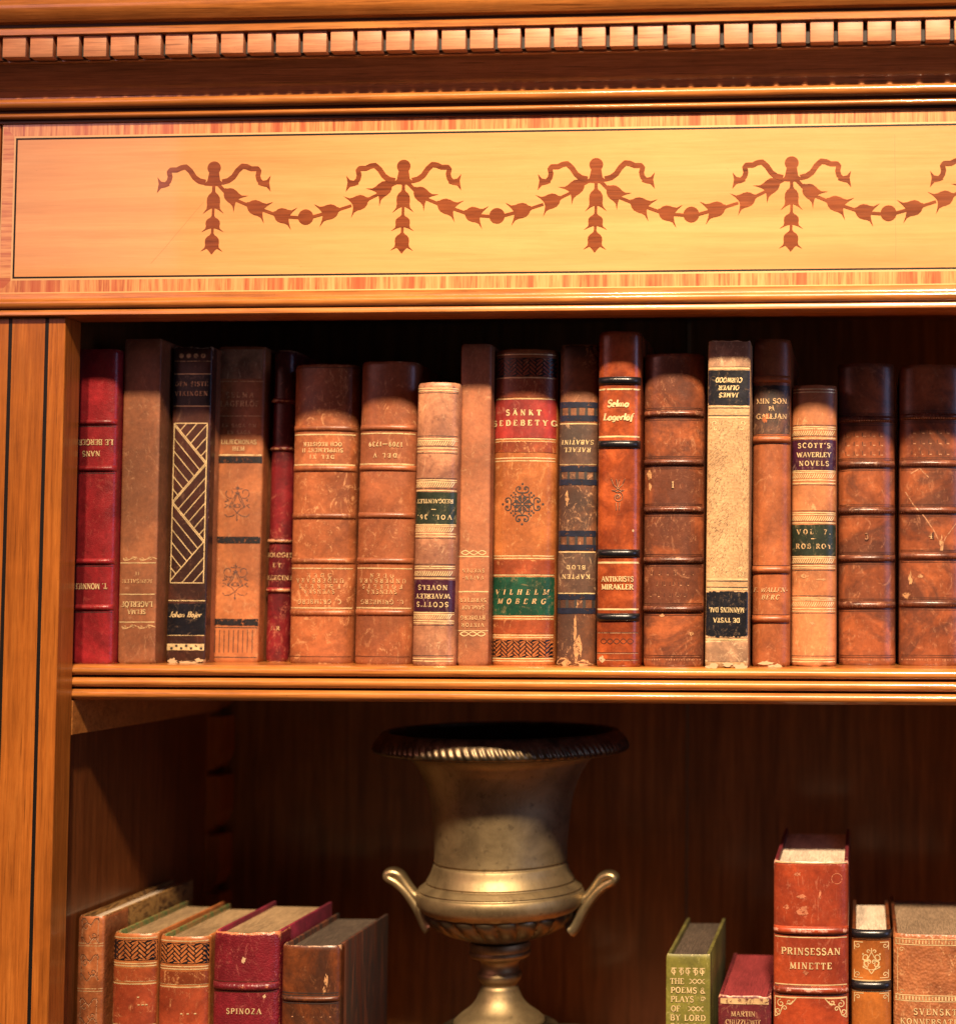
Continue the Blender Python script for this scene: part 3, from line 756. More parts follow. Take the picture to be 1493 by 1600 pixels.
def sp(pts, n=5):
    """Catmull-Rom through (zoom x radius, zoom y) points -> metres"""
    q = [(r/3.2*us_, uz(y)-ZL) for r, y in pts]; out = []
    for i in range(len(q)-1):
        p0, p1, p2, p3 = q[max(0,i-1)], q[i], q[i+1], q[min(len(q)-1,i+2)]
        for k in range(n):
            t = k/n; out.append(tuple(.5*((2*p1[c])+(-p0[c]+p2[c])*t+(2*p0[c]-5*p1[c]+4*p2[c]-p3[c])*t*t+(-p0[c]+3*p1[c]-3*p2[c]+p3[c])*t**3) for c in (0,1)))
    return out+[q[-1]]
rimz0, rimz1 = uz(128)-ZL, uz(243)-ZL
def rimf(r, z, a):
    t = min(1, max(0, (rimz0-z)/(rimz0-rimz1))); e = sin(pi*min(1,max(0,(t-.30)/.62)))**.6 if .30 < t < .92 else 0
    return r+.0007*e*sin(a*104-t*9), z
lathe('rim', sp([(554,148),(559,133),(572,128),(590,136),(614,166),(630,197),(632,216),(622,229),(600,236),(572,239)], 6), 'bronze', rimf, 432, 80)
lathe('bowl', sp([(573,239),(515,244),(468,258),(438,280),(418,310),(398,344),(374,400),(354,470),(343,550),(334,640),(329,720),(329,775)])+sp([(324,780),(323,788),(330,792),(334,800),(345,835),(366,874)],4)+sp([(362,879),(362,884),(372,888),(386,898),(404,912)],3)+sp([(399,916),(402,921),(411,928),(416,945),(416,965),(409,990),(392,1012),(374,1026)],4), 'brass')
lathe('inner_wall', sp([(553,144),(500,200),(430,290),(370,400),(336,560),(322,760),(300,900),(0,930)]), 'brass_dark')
fz0, fz1 = uz(1028)-ZL, uz(1172)-ZL
def flute(r, z, a):
    t = (fz0-z)/(fz0-fz1); e = sin(pi*min(1, max(0, t*.9+.08)))
    return r+.0050*e*(abs(sin(a*11-t*1.3))**.5-.75), z
mfl = N('brown_bronze'); M['bronze2'] = mfl.fin((.105,.075,.045), .40, None, .85)
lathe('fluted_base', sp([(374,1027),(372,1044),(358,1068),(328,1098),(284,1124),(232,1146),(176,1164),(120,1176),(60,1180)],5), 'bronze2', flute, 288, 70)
lathe('stem', sp([(118,1178),(146,1184)],2)+sp([(148,1190),(150,1206),(148,1220)],3)+sp([(146,1226),(152,1238),(144,1256),(120,1266)],4)+sp([(104,1272),(94,1290),(92,1312),(98,1330)],4)+sp([(104,1336),(110,1350),(106,1370),(96,1384)],4)+sp([(90,1392),(88,1400),(92,1408)],3)+sp([(95,1414),(102,1440),(120,1480),(150,1515),(184,1540),(204,1556)],5)+sp([(208,1562),(222,1574),(226,1586)],3), 'brass')
def leaff(r, z, a): return r+.0009*sin(a*28)*(1 if r > .028 else 0), z
lathe('foot', sp([(228,1588),(262,1598),(290,1616),(304,1640)],4)+sp([(306,1645),(318,1652),(322,1670),(312,1684)],3), 'bronze', leaff, 280, 70)
zf = uz(1684)-ZL; mb = MB(); hw_ = .050; mb.box(-hw_, hw_, -hw_, hw_, .0, zf, bev=.0015); mb.build('plinth', M['brass'], urn, 40)
# looped strap handles
hp = [(402,1120),(386,1104),(352,1048),(322,1005),(292,964),(260,926),(222,894),(194,879),(180,867),(182,854),(198,847),(219,849),(241,861),(256,882),(278,914),(306,948),(330,968),(338,985)]
def handle(sd):
    q = [((752-x)/3.2*us_, uz(y)-ZL) for x, y in hp]
    c = []
    for i in range(len(q)-1):
        p0, p1, p2, p3 = q[max(0,i-1)], q[i], q[i+1], q[min(len(q)-1,i+2)]
        for k in range(4):
            t = k/4; c.append(tuple(.5*((2*p1[d])+(-p0[d]+p2[d])*t+(2*p0[d]-5*p1[d]+4*p2[d]-p3[d])*t*t+(-p0[d]+3*p1[d]-3*p2[d]+p3[d])*t**3) for d in (0,1)))
    c.append(q[-1]); vs = []; fs = []; m = 14; K = len(c)
    for i, (r, z) in enumerate(c):
        a, b = c[max(0,i-1)], c[min(K-1,i+1)]; dx, dz = b[0]-a[0], b[1]-a[1]; l = hypot(dx, dz); nx, nz = -dz/l, dx/l
        t = i/(K-1); wd = .0072*(1+.55*math.exp(-(t/.10)**2))*(.75+.25*math.exp(-((t-.5)/.3)**2)); th = .0036*(1+.8*math.exp(-(t/.13)**2))
        for j in range(m):
            an = 2*pi*j/m; u = cos(an); w = sin(an); rib = 1+.30*(abs(u) > .75)
            vs.append((sd*(r+nx*th*w*rib), wd*u, z+nz*th*w*rib))
    for i in range(K-1):
        for j in range(m): fs.append((i*m+j, i*m+(j+1)%m, (i+1)*m+(j+1)%m, (i+1)*m+j))
    fs += [tuple(range(m)), tuple(range((K-1)*m, K*m))]
    o = mesh_obj('handle', vs, fs, M['brass_handle'], urn, 60)
    bm = bmesh.new(); bm.from_mesh(o.data); bmesh.ops.recalc_face_normals(bm, faces=bm.faces[:]); bm.to_mesh(o.data); bm.free()
mh = N('polished_brass'); v = mh.coord(rnd=False)
M['brass_handle'] = mh.fin(mh.ramp(mh.noise(v, 60, 5), [(.3, (.22,.16,.08)), (.7, (.42,.32,.175))]), .36, None, .85)
handle(-1); handle(1)
# ------------------------------------------------------------------ light
def light(name, typ, loc, target, energy, col, **kw):
    l = bpy.data.lights.new(name, typ); o = bpy.data.objects.new(name, l); COL.objects.link(o)
    o.location = loc; o.rotation_euler = (Vector(target)-Vector(loc)).to_track_quat('-Z','Y').to_euler()
    l.energy = energy; l.color = col
    for k, v in kw.items(): setattr(l, k, v)
    return o
light('ceiling_spot', 'SPOT', (.16, -1.62, 1.72), (.06, 0, -.05), 600, (1,.765,.525), spot_size=radians(37), spot_blend=1.0, shadow_soft_size=.085)
light('ceiling_spot', 'SPOT', (-.46, -1.62, 1.72), (-.37, 0, -.28), 290, (1,.75,.485), spot_size=radians(36), spot_blend=1.0, shadow_soft_size=.085)
light('window_light', 'AREA', (2.0, -1.1, .25), (0, 0, 0), 12, (.46,.56,1.0), shape='RECTANGLE', size=1.0, size_y=1.3)
light('pink_reflection_light', 'AREA', (-1.36, -1.0, .74), (-1.36, 0, .74), 7.5, (1,.42,.40), shape='RECTANGLE', size=.95, size_y=.62)  # added lamp, unseen: gives the pink reflection at the frieze's left end
w = bpy.data.worlds.new('World'); scene.world = w; w.use_nodes = True
bg = w.node_tree.nodes['Background']; bg.inputs['Color'].default_value = (1,.62,.40,1); bg.inputs['Strength'].default_value = .035
scene.cycles.use_denoising = True
# ------------------------------------------------------------------ book leathers
L = leather
M['red'] = L('crimson_leather', (.36,.024,.030), (.29,.017,.022), (.07,.006,.008), (.50,.14,.10), blot=25, stain=.35, pebble=1300, bump=.28, rough=.32, wear=(.46,.16,.09), scratch=.25)
M['tan_dull'] = L('dull_tan_leather', (.30,.116,.045), (.25,.090,.034), (.12,.045,.018), (.42,.22,.11), blot=24, stain=.4, rough=.52, wear=(.48,.30,.16))
M['dark_choc'] = L('chocolate_leather', (.085,.027,.015), (.050,.016,.010), (.02,.008,.006), (.22,.11,.06), blot=30, rough=.38, wear=(.55,.38,.22))
M['orange_tan'] = L('orange_tan_leather', (.47,.175,.060), (.38,.130,.042), (.20,.07,.03), (.60,.32,.15), blot=22, stain=.35, rough=.46, wear=(.52,.30,.14), scratch=.35)
M['maroon'] = L('maroon_leather', (.21,.016,.020), (.14,.011,.014), (.05,.006,.008), (.42,.13,.08), blot=30, rough=.34, wear=(.50,.24,.12), scratch=.8)
M['calf'] = L('brown_calf_leather', (.39,.130,.046), (.29,.088,.030), (.15,.045,.018), (.62,.30,.13), blot=26, stain=.45, rough=.38, scratch=.9, wear=(.58,.31,.14))
M['calf2'] = L('smooth_calf_leather', (.36,.120,.047), (.28,.088,.032), (.16,.052,.026), (.56,.28,.13), blot=20, stain=.4, rough=.36, scratch=.6, wear=(.55,.30,.14))
M['tree_calf'] = L('pale_mottled_calf', (.48,.235,.118), (.36,.155,.082), (.17,.065,.038), (.70,.44,.24), blot=42, stain=.55, speck=.9, rough=.42, scratch=.5, wear=(.60,.38,.20))
M['brown_flat'] = L('plain_brown_leather', (.39,.145,.058), (.32,.110,.042), (.19,.07,.028), (.52,.29,.14), blot=24, stain=.3, rough=.5, scratch=.4)
M['amber'] = L('amber_calf_leather', (.46,.165,.046), (.36,.115,.030), (.22,.06,.018), (.64,.33,.13), blot=24, stain=.35, rough=.38, scratch=.55)
M['amber_dark'] = L('russet_leather_panel', (.31,.070,.022), (.24,.050,.016), (.13,.03,.01), (.55,.26,.10), blot=30, stain=.4, rough=.38, scratch=1)
M['umber'] = L('rubbed_umber_leather', (.20,.078,.030), (.105,.040,.018), (.035,.018,.013), (.42,.21,.10), blot=26, stain=.6, rough=.46, scratch=1, wear=(.46,.25,.12))
M['umber_lab'] = L('taupe_label_leather', (.115,.058,.033), (.075,.038,.024), (.04,.025,.018), (.40,.24,.13), blot=40, rough=.5, scratch=.8)
M['chestnut'] = L('glossy_chestnut_leather', (.37,.086,.022), (.27,.050,.014), (.10,.020,.009), (.50,.20,.09), blot=60, stain=.45, rough=.27, scratch=.15, wear=(.52,.24,.10))
M['antique'] = L('antique_brown_calf', (.33,.100,.034), (.235,.066,.026), (.07,.027,.018), (.48,.22,.11), blot=34, stain=.6, rough=.31, scratch=.5, wear=(.20,.08,.04))
M['antique_band'] = L('antique_calf_band', (.22,.070,.032), (.14,.046,.026), (.04,.016,.012), (.46,.24,.14), blot=60, stain=.5, rough=.28, scratch=.9, wear=(.40,.20,.11))
M['suede'] = L('speckled_buff_leather', (.52,.345,.158), (.50,.31,.13), (.36,.20,.08), (.72,.52,.28), blot=26, stain=.2, rough=.6, scratch=.2, wear=(.62,.44,.24), pebble=600, bump=.4)
M['buff_dark'] = L('dusty_buff_leather', (.44,.255,.13), (.33,.18,.09), (.12,.06,.03), (.6,.40,.22), blot=40, stain=.5, rough=.6, scratch=.8, wear=(.62,.44,.24))
M['russet'] = L('russet_calf_leather', (.40,.125,.038), (.31,.088,.026), (.16,.045,.016), (.55,.25,.11), blot=20, stain=.35, rough=.40, scratch=.35, wear=(.60,.36,.18))
M['russet_stain'] = L('stained_label_area', (.13,.055,.030), (.075,.034,.022), (.025,.016,.013), (.38,.20,.10), blot=45, stain=.7, rough=.45, scratch=.5, wear=(.35,.12,.05))
M['tan_calf'] = L('honey_tan_calf', (.47,.190,.072), (.39,.150,.055), (.24,.085,.03), (.64,.36,.16), blot=22, stain=.35, rough=.42, scratch=.6, wear=(.42,.20,.09))
M['embossed'] = L('embossed_brown_leather', (.40,.140,.046), (.31,.100,.032), (.13,.04,.016), (.50,.24,.11), blot=50, stain=.3, rough=.38, scratch=.5, pebble=420, bump=.3)
M['rust'] = L('rust_label_leather', (.36,.070,.024), (.28,.048,.018), (.17,.03,.012), (.55,.26,.11), blot=30, stain=.3, rough=.4, scratch=.8)
M['crimson2'] = L('rubbed_crimson_leather', (.21,.015,.025), (.16,.011,.018), (.10,.010,.013), (.44,.13,.10), blot=24, stain=.4, pebble=800, bump=.6, rough=.36, wear=(.50,.17,.07), scratch=.4)
M['dk_brown'] = L('scuffed_dark_brown_leather', (.17,.050,.014), (.11,.032,.010), (.035,.015,.009), (.26,.10,.04), blot=34, stain=.6, rough=.36, scratch=.5, wear=(.40,.22,.12))
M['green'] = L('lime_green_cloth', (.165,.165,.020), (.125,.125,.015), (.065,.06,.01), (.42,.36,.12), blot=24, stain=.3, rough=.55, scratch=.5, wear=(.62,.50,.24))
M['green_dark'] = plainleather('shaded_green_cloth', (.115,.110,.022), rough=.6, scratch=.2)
M['wine'] = L('wine_red_cloth', (.12,.011,.016), (.085,.008,.012), (.06,.006,.008), (.4,.18,.1), blot=30, stain=.3, rough=.5, wear=(.55,.26,.16))
M['vermil'] = L('rubbed_vermilion_leather', (.34,.058,.018), (.26,.038,.014), (.15,.022,.012), (.50,.20,.11), blot=22, stain=.35, rough=.34, scratch=.4, wear=(.58,.28,.20))
M['rub_tan'] = gilt('rubbed_tan_patch', (.52,.26,.11), .45, .55, 0)
M['fleck'] = gilt('brown_fleck', (.30,.165,.075), .40, .6, 0)
M['vermil_worn'] = gilt('vermilion_rubbed_through', (.50,.17,.08), .46, .5, 0)
M['amber2'] = L('toffee_leather', (.40,.135,.024), (.31,.095,.017), (.18,.05,.012), (.6,.3,.12), blot=26, stain=.3, rough=.34, scratch=.2)
M['grain_tan'] = L('grained_tan_leather', (.42,.165,.060), (.33,.115,.042), (.20,.07,.03), (.58,.32,.15), blot=30, stain=.3, pebble=520, bump=.9, rough=.42, scratch=.9)

UP = 'books standing on the upper shelf'; LO = 'books standing on the lower shelf'
def wave(w, n, amp, ph=0, y=0):
    return [(-w/2+w*i/40, y+amp*sin(2*pi*n*i/40+ph)) for i in range(41)]
# --- 1
b = Book('crimson grained leather book at the far left end of the upper shelf', 110, 178.5, 122.5, 187, 545, .034, 'red', n=3.0, b=.0055, group=UP, wrap=.05)
for py in (659.5, 732, 877, 949): b.band(py, 4.6, .0019)
b.make_spine(); b.body()
b.lines([666.5, 739.5, 884.5, 956.5], 1.0, 'ink', 'blind_line')
b.text([('LE BERGER', 691, 9.5, 56, 3), ('NANS', 709, 9, 30, -3)], flip=True); b.text([('T. MONNIER', 916, 9.5, 54, 0)], flip=True)
# --- 2
b = Book('plain dull tan square backed book between the crimson and the lattice spines', 184.5, 245, 198, 253, 529, .043, 'tan_dull', n=7, b=.0026, group=UP, wrap=.02, wear=.8, torn_bot=.0008)
b.make_spine(); b.body(); b.sp.data.materials[0] = M['tan_dull']
b.lines([879.5, 928.5, 972], 1.5, 'gilt')
def vine(py, up):
    st = []
    for k in range(4):
        cx = -20+k*13.5; s = 1 if k % 2 else -1
        st += [spiral(cx, 0, 4.2, 1.0, 200*s, 200*s-330*s, 14), ([(cx-4, 0), (cx+3, 2.8*s), (cx+10, -.5*s)], 1.3)]+[(disc(cx+5, s*1.5, 1.3, 7)[0], 0)]
    b.px(st, py, 'gilt_worn', 1.2)
vine(873, 1); vine(979.5, -1)
b.text([('II', 896, 5.5, 6), ('JERUSALEM', 908, 6.6, 50)], 'gilt_worn', True); b.text([('LAGERL\u00d6F', 944, 9, 52), ('SELMA', 956, 7.5, 30)], 'gilt', True)
# --- 3
b = Book('dark brown spine covered by a gold diagonal lattice under a black label', 260.5, 322, 274.5, 333, 541, .056, 'dark_choc', n=5, b=.003, group=UP, boards='tan_dull', torn_bot=.0016, torn_top=.0012, wear=1.4, wrap=.004)
b.make_spine(); b.body()
b.label(585, 634, 'lab_black'); b.label(943, 992, 'lab_black')
b.lines([584.5, 634.5, 938.5, 992.5], 1.5); b.lines([564.5], 1.2, 'gilt_worn')
b.text([('DEN SISTE', 600, 7.5, 54), ('VIKINGEN', 615, 7.5, 54)], 'gilt_worn')
b.text([('Johan Bojer', 960, 9, 52)], italic=.3, bold=1.2)
Wp, z0p, z1p = 54.0, 657.5, 914.0; Hp = z1p-z0p; st = []; seg = Hp/4.06
def LP(x, y): return (x-Wp/2, (z0p+z1p)/2-(z0p+y))
st += [([LP(0,0),LP(Wp,0),LP(Wp,Hp),LP(0,Hp),LP(0,0)], 1.5)]
zz_ = [(0 if k % 2 == 0 else Wp, seg*k) for k in range(5)]
for a, c in zip(zz_, zz_[1:]): st.append(([LP(*a), LP(*c)], 1.5))
sl = seg/Wp; gap = 20.5
for k in range(0, 4):
    y0 = seg*k
    for j in range(1, 7):
        if k % 2 == 0:      # lines rising from the right edge onto the falling diagonal (0,y0)-(W,y0+seg)
            ys = y0+seg-gap*j; x_ = (ys+sl*Wp-y0)/(2*sl)
            x1, y1 = Wp, ys
            if ys < 0: x1 = Wp+ys/sl; y1 = 0
            if x_ < x1-2 and ys > y0-seg+3 and x1 > 4: st.append([LP(x_, y0+sl*x_), LP(x1, y1)])
        else:               # lines falling from the left edge onto the rising diagonal (W,y0)-(0,y0+seg)
            ys = y0+seg-gap*j; x_ = (y0+seg-ys)/(2*sl)
            if ys > y0-seg+3 and x_ < Wp-1: st.append([LP(0, ys), LP(x_, ys+sl*x_)])
for j in (1, 2):            # bottom corner of the panel
    x_ = Wp-gap/sl*j
    if x_ > 4: st.append([LP(x_, Hp), LP(Wp, Hp-sl*(Wp-x_))])
b.px(st, (z0p+z1p)/2, 'gilt', 1.35, 'lattice_tooling')
b.px([(disc(-18+k*12, 0, 4, 9)[0], 0) for k in range(4)], 556, 'gilt_worn')
b.patch('gilt_band', b.v(1016), b.v(1006), 'gilt', ul=.95, wear=0)
b.px([([(-24+k*8, 2 if k % 2 else -2), (-20+k*8, 2 if k % 2 else -2)], 3.5) for k in range(7)], 1011, 'ink', off=.0004)
b.scuffs([(-20, 1033, 9, 4), (4, 1036, 14, 3), (22, 1032, 6, 3), (-25, 985, 2.5, 7)])
# --- 4
b = Book('light orange tan book with two printed scroll ornaments and worn black bands', 330.5, 404.5, 343.5, 417, 541, .073, 'orange_tan', n=4.5, b=.004, group=UP, boards='tan_dull', wear=.7, wrap=.012)
b.make_spine(); b.body()
for py in (718, 843.5, 972): b.label(py-5, py+5.5, 'black_ink', name='worn_black_band')
b.label(546, 592, 'buff_dark', name='rubbed_patch', ul=.9)
b.lines([596, 650], 1.2, 'gilt_worn'); b.lines([(711, 2.2)], 2.2, 'gilt')
b.text([('SELMA', 617, 9, 46), ('LAGERL\u00d6F', 631, 9.5, 64)], 'gilt_worn'); b.text([('EN SAGA OM', 665, 6, 56), ('EN SAGA', 675.5, 6, 38)], 'gilt_worn'); b.text([('LILJECRONAS', 690.5, 7.5, 58), ('HEM', 701, 7, 20)])
def cart(py):
    st = []
    for s in (1, -1):
        m = lambda p: [(s*x, y) for x, y in p]
        st += [m(spiral(12, 14, 9, 3.5, -120, 200, 20)), m([(4,15),(-1,12),(-4,3),(-9,-5),(-12,-9)]), m([(0,17),(6,6),(13,-8)]), m([(13,-8),(6,-11),(0,-18),(-8,-23),(-16,-24),(-20,-20)]),
               m([(18,5),(14,2),(21,0)]), m([(20,-4),(15,-6),(21,-10)]), m([(3,24),(1,20),(8,21)]), m([(4,-3),(7,-8),(0,-9)])]
    st += [[(0,27),(0,17)], [(0,-20),(0,-31)], (disc(0,-28,1.6)[0], 0), (disc(0,23,1.6)[0], 0), [(-5,-8),(0,-2),(5,-8)]]
    b.px(st, py, 'ink_soft', 1.25)
cart(784); cart(907)
b.px([([(-31+k*7.6, 19), (-31+k*7.6, -17)], 1.1) for k in range(9)], 1003, 'ink', name='ruled_panel'); b.lines([980.5, 1027], 1.3, 'ink', 'dark_line')
# --- 5
b = Book('narrow maroon book sunk between the orange tan and the first brown calf volume', 415.5, 451, 430, 465, 547, .080, 'maroon', n=2.2, b=.007, group=UP, wear=1.4, torn_bot=.0008)
for py in (626.5, 701, 845, 922): b.band(py, 4, .0018, wear=.8)
b.make_spine(); b.body()
b.text([('BIOLOGIE', 867, 7.5, 42), ('ET', 883, 7, 13), ('M\u00c9DECINE' if False else 'MEDECINE', 902.5, 7.5, 44)], 'gilt_worn'); b.text([('J.R', 981.5, 6.5, 14)], 'gilt_worn')
# --- 6, 7
def grimberg(label, *a, **k):
    rows, ys = k.pop('rows'), k.pop('ys')
    b = Book(label, *a, n=2.3, b=.0095, group=UP, wrap=.05, **k)
    for py in ys: b.band(py, 4.6, .0015, wear=.25)
    b.make_spine(); b.body(); return b
b = grimberg('broad brown calf volume, left one of the matching pair with inverted gilt titles', 450.5, 554, 465, 560, 569, .056, 'calf', rows=0, ys=(669, 732, 806, 876, 957.5))
b.lines([(678.8, 2), (726, 2.2)], 2, 'gilt'); b.lines([(888, 1.5), (950, 1.8)], 1.6, 'gilt'); b.lines([(1026, 1)], 1, 'blind', 'blind_line'); b.lines([574], 1, 'blind', 'blind_line')
b.text([('OCH REGISTER', 694, 6.5, 62), ('SUPPLEMENT II', 703.5, 6.5, 66), ('DEL XI', 714, 6.5, 40)], 'gilt', True)
ROW = [('\u00d6DEN', 899, 7, 40), ('UNDERBARA', 907, 7, 76), ('FOLKETS', 916, 7, 66), ('SVENSKA', 924, 7, 50), ('*', 931, 5, 3), ('C. GRIMBERG', 940, 7.5, 70)]
b.text(ROW, 'gilt_worn', True)
b = grimberg('broad smooth calf volume, right one of the matching pair with inverted gilt titles', 554, 643.5, 567, 655, 564, .048, 'calf2', rows=0, ys=(668, 731, 805, 876, 957))
b.lines([(677, 1.8), (725, 2.2)], 2, 'gilt'); b.lines([(888, 1.5), (950, 2)], 1.6, 'gilt'); b.lines([(1026, 1)], 1, 'blind', 'blind_line')
b.text([('1709_1739', 694, 7.5, 54), ('DEL V', 711.5, 7, 38)], 'gilt', True)
b.text([(t, y+.5, h, w-2) for t, y, h, w in ROW], 'gilt_worn', True)
# --- 8, 16: two volumes of one set
def scott(label, *a, mat, ys, lab, **k):
    b = Book(label, *a, mat, n=2.2, b=.0085, group=UP, wrap=.05, **k)
    b.make_spine(); b.body()
    return b
b = scott('short pale mottled calf volume with inverted purple and dark green labels', 644, 710.5, 654, 719, 597, .028, mat='tree_calf', ys=0, lab=0, wear=.9)
b.label(768.5, 818.5, 'lab_olive'); b.label(906, 956, 'lab_purple')
for a in (692, 757.5, 827.5, 896, 963.5): b.roll(a, 3.8)
g = [606.5, 610, 685, 688, 700, 705, 750, 753, 766.5, 819.5, 822, 834, 838, 885, 888, 903.5, 957, 960, 970, 973.5, 1029, 1033]
b.lines([(p, 1.6) for p in g], 1.4); b.lines([613.5, 681, 697, 708, 747, 763, 841, 881.5, 900.5, 977, 1024.5], .8, 'ink', 'dark_line')
b.text([('REDGAUNTLET', 783, 7, 57), ('_', 796, 8, 14), ('VOL. 36.', 808, 7.5, 54)], flip=True)
b.text([("NOVELS", 918, 8, 46), ('WAVERLEY', 931.5, 8, 54), ("SCOTT'S", 944.5, 8, 50)], flip=True)
# --- 9
b = Book('slim plain brown book right of the short mottled volume, gilt ornaments low on its spine', 714.5, 763.5, 721.5, 769, 537, .040, 'brown_flat', n=5, b=.003, group=UP, wear=.5, boards='tan_dull', wrap=.006)
b.make_spine(); b.body()
b.lines([(869.5, 1.8), (924.5, 2), (985.5, 1.3)], 1.6)
def braid(py):
    st = []
    for ph in (0, pi): st.append(([(x, 3.2*sin((x+20)*2*pi/27+ph)) for x in [-20+40*i/40 for i in range(41)]], 1.5))
    b.px(st, py, 'gilt')
braid(863.5); braid(990.5)
b.text([('SMEDEN', 891.5, 6, 36), ('VAPEN-', 902.5, 6, 34), ('SKRIFTER', 937.5, 6.5, 42), ('SAMLADE', 949, 6.5, 38), ('*', 957, 4, 3), ('RYDBERG', 965, 6.5, 40), ('VIKTOR', 976.5, 6.5, 36)], 'gilt_worn', True)
# --- 10
b = Book('wide amber calf book with red and green labels and a black rosette', 768, 866.5, 774, 872.5, 545, .045, 'amber', n=2.2, b=.011, group=UP, wear=.5, wrap=.05)
b.make_spine(); b.body()
for p0, p1 in ((592, 620), (690, 706.5), (875, 897), (969, 990)): b.label(p0, p1, 'amber_dark', name='russet_panel', wear=.1)
b.label(624, 684, 'lab_red'); b.label(901.5, 961, 'lab_green')
b.weave(559, 588, 'amber_dark'); b.weave(999.5, 1027.5, 'amber')
b.lines([(p, 1.5) for p in (553.5, 590, 593.5, 619, 623, 685.5, 690, 715.5, 720, 868.5, 872.5, 898.5, 902, 963, 967, 992.5, 996, 1029, 1033)], 1.5)
b.text([('S\u00c4NKT', 644.5, 9.5, 56), ('SEDEBETYG', 660.5, 9.5, 100)], bold=1.3)
b.text([('VILHELM', 925, 8.5, 84), ('MOBERG', 939.5, 8.5, 76)], 'gilt_worn', italic=.22, bold=1.2)
st = []
for k in range(8):
    a = 45*k; R_ = lambda p: [(x*cos(radians(a))-y*sin(radians(a)), x*sin(radians(a))+y*cos(radians(a))) for x, y in p]
    st += [R_([(2,0),(7,4.6),(12,3.0),(17,0),(12,-3.0),(7,-4.6),(2,0)])]
    a = 45*k+22.5; st += [R_([(5,0),(9.5,2.4),(14,0),(9.5,-2.4),(5,0)])]
for k in range(4):
    a = 90*k
    for s in (1, -1):
        st += [R_([(18,0)]+[(x, s*y) for x, y in spiral(24, 5.2, 6.2, 1.5, 190, -130, 22)])]
        st += [(R_(disc(24, s*5.2, 1.5, 8)[0]), 0)]
    st += [(R_(disc(32, 0, 1.9, 8)[0]), 0)]
    a = 90*k+45
    for q in (18.5, 22.5): st += [(R_(disc(q, 3, 1.6, 8)[0]), 0), (R_(disc(q, -3, 1.6, 8)[0]), 0)]
b.px(st, 787.5, 'ink', 1.75, 'rosette', scale=1.0)
# --- 11
b = Book('rubbed dark umber spine with blue black stamped bands, frayed at its foot', 868.5, 931, 877, 934.5, 538, .045, 'umber', n=2.6, b=.006, group=UP, wear=1.6, torn_bot=.0016, wrap=.05)
b.make_spine(); b.body()
for p0, p1 in ((628, 658), (728, 758), (829, 860), (928, 959)):
    b.label(p0, p0+9, 'navy_ink', name='stamped_band', wear=.5); b.label(p1-9, p1, 'navy_ink', name='stamped_band', wear=.5)
    b.px([([(-27+k*13.5, 7), (-27+k*13.5, -7)], 4.5) for k in range(5)], (p0+p1)/2, 'ink', name='stamped_bars')
b.label(663, 725, 'umber_lab'); b.label(863.5, 926, 'umber_lab')
b.lines([(662, 1.7), (725, 1.9), (862.5, 1.8), (927, 1.8)], 1.7)
b.text([('SABATINI', 691, 7.5, 50), ('RAFAEL', 703, 7.5, 42)], 'gilt', True, italic=.12); b.text([('BLOD', 886.5, 7, 30), ('KAPTEN', 901, 7.5, 44)], 'gilt', True)
b.scuffs([(0, 985, 2, 24), (4, 1012, 7, 16), (-18, 1034, 10, 6), (14, 1036, 12, 5), (-16, 778, 3, 10), (2, 942, 3, 8)], 'rub_tan')
# --- 12
b = Book('tallest glossy chestnut book with four black raised bands and italic gold name', 932, 998, 935.5, 1002, 517, .026, 'chestnut', n=2.4, b=.0075, group=UP, wear=.5, wrap=.05)
for py in (594.5, 694, 864.5, 964.5): b.band(py, 6.2, .0021, 'band_black', wear=0)
b.make_spine(); b.body()
b.lines([(608, 2.6), (682, 2.6), (879, 3), (952, 2.6)], 2.6)
b.text([('Selma', 630, 11.5, 34), ('Lagerl\u00f6f', 651, 11.5, 47)], italic=.2, bold=1.35); b.text([('ANTIKRISTS', 904.5, 8.5, 50), ('MIRAKLER', 917, 8.5, 50)], bold=1.2)
st = [spiral(0,-7,9,2,90,-400,30), spiral(0,-7,4,.5,0,500,24)]
for s in (1, -1): st += [[(s*-11,22),(s*-7,12),(0,6),(s*6,3)], [(s*-3,21),(0,8)], [(s*3,-16),(s*2,-28)], [(s*-10,4),(0,0),(s*8,4)]]
b.px(st, 770, 'blind', 1.4); b.px(st, 769.2, 'blindlight', .6, dx=.6)
for py in (988, 1020, 1031): b.lines([py], 1.1, 'blind', 'blind_line'); b.lines([py+1.2], .8, 'blindlight', 'blind_line')
b.px([wave(52, 2.5, 4), wave(52, 2.5, 4, pi)], 1002, 'blind', 1.1)
b.scuffs([(24, 829, 1.3, 2), (-24, 1030, 4, 5)])
# --- 13, 17, 18: three volumes of one antique set
def antique(label, *a, ys, **k):
    b = Book(label, *a, 'antique', n=2.3, b=.0105, group=UP, wrap=.05, **k)
    for py in ys: b.band(py, 5.0, .0024, 'antique_band', wear=.2)
    b.make_spine(); b.body()
    for py in ys: b.lines([py-9, py-6.5, py+7.5, py+10], .9, 'blind', 'blind_line')
    hw = b.w/2/b.sc*.9; rd_ = random.Random(int(b.pxc))
    for py in ys:
        b.px([(disc(-hw+i*3.7, 0, rd_.uniform(.7, 1.15), 6)[0], 0) for i in range(int(2*hw/3.7)+1)], py+3.2, 'blindlight', name='pearl_tooling')
    b.px([(disc(-hw+i*3.9, 0, 1.0, 6)[0], 0) for i in range(int(2*hw/3.9)+1)], 1031, 'blindlight', name='pearl_tooling'); b.lines([1024, 1027], .9, 'blind', 'blind_line')
    return b
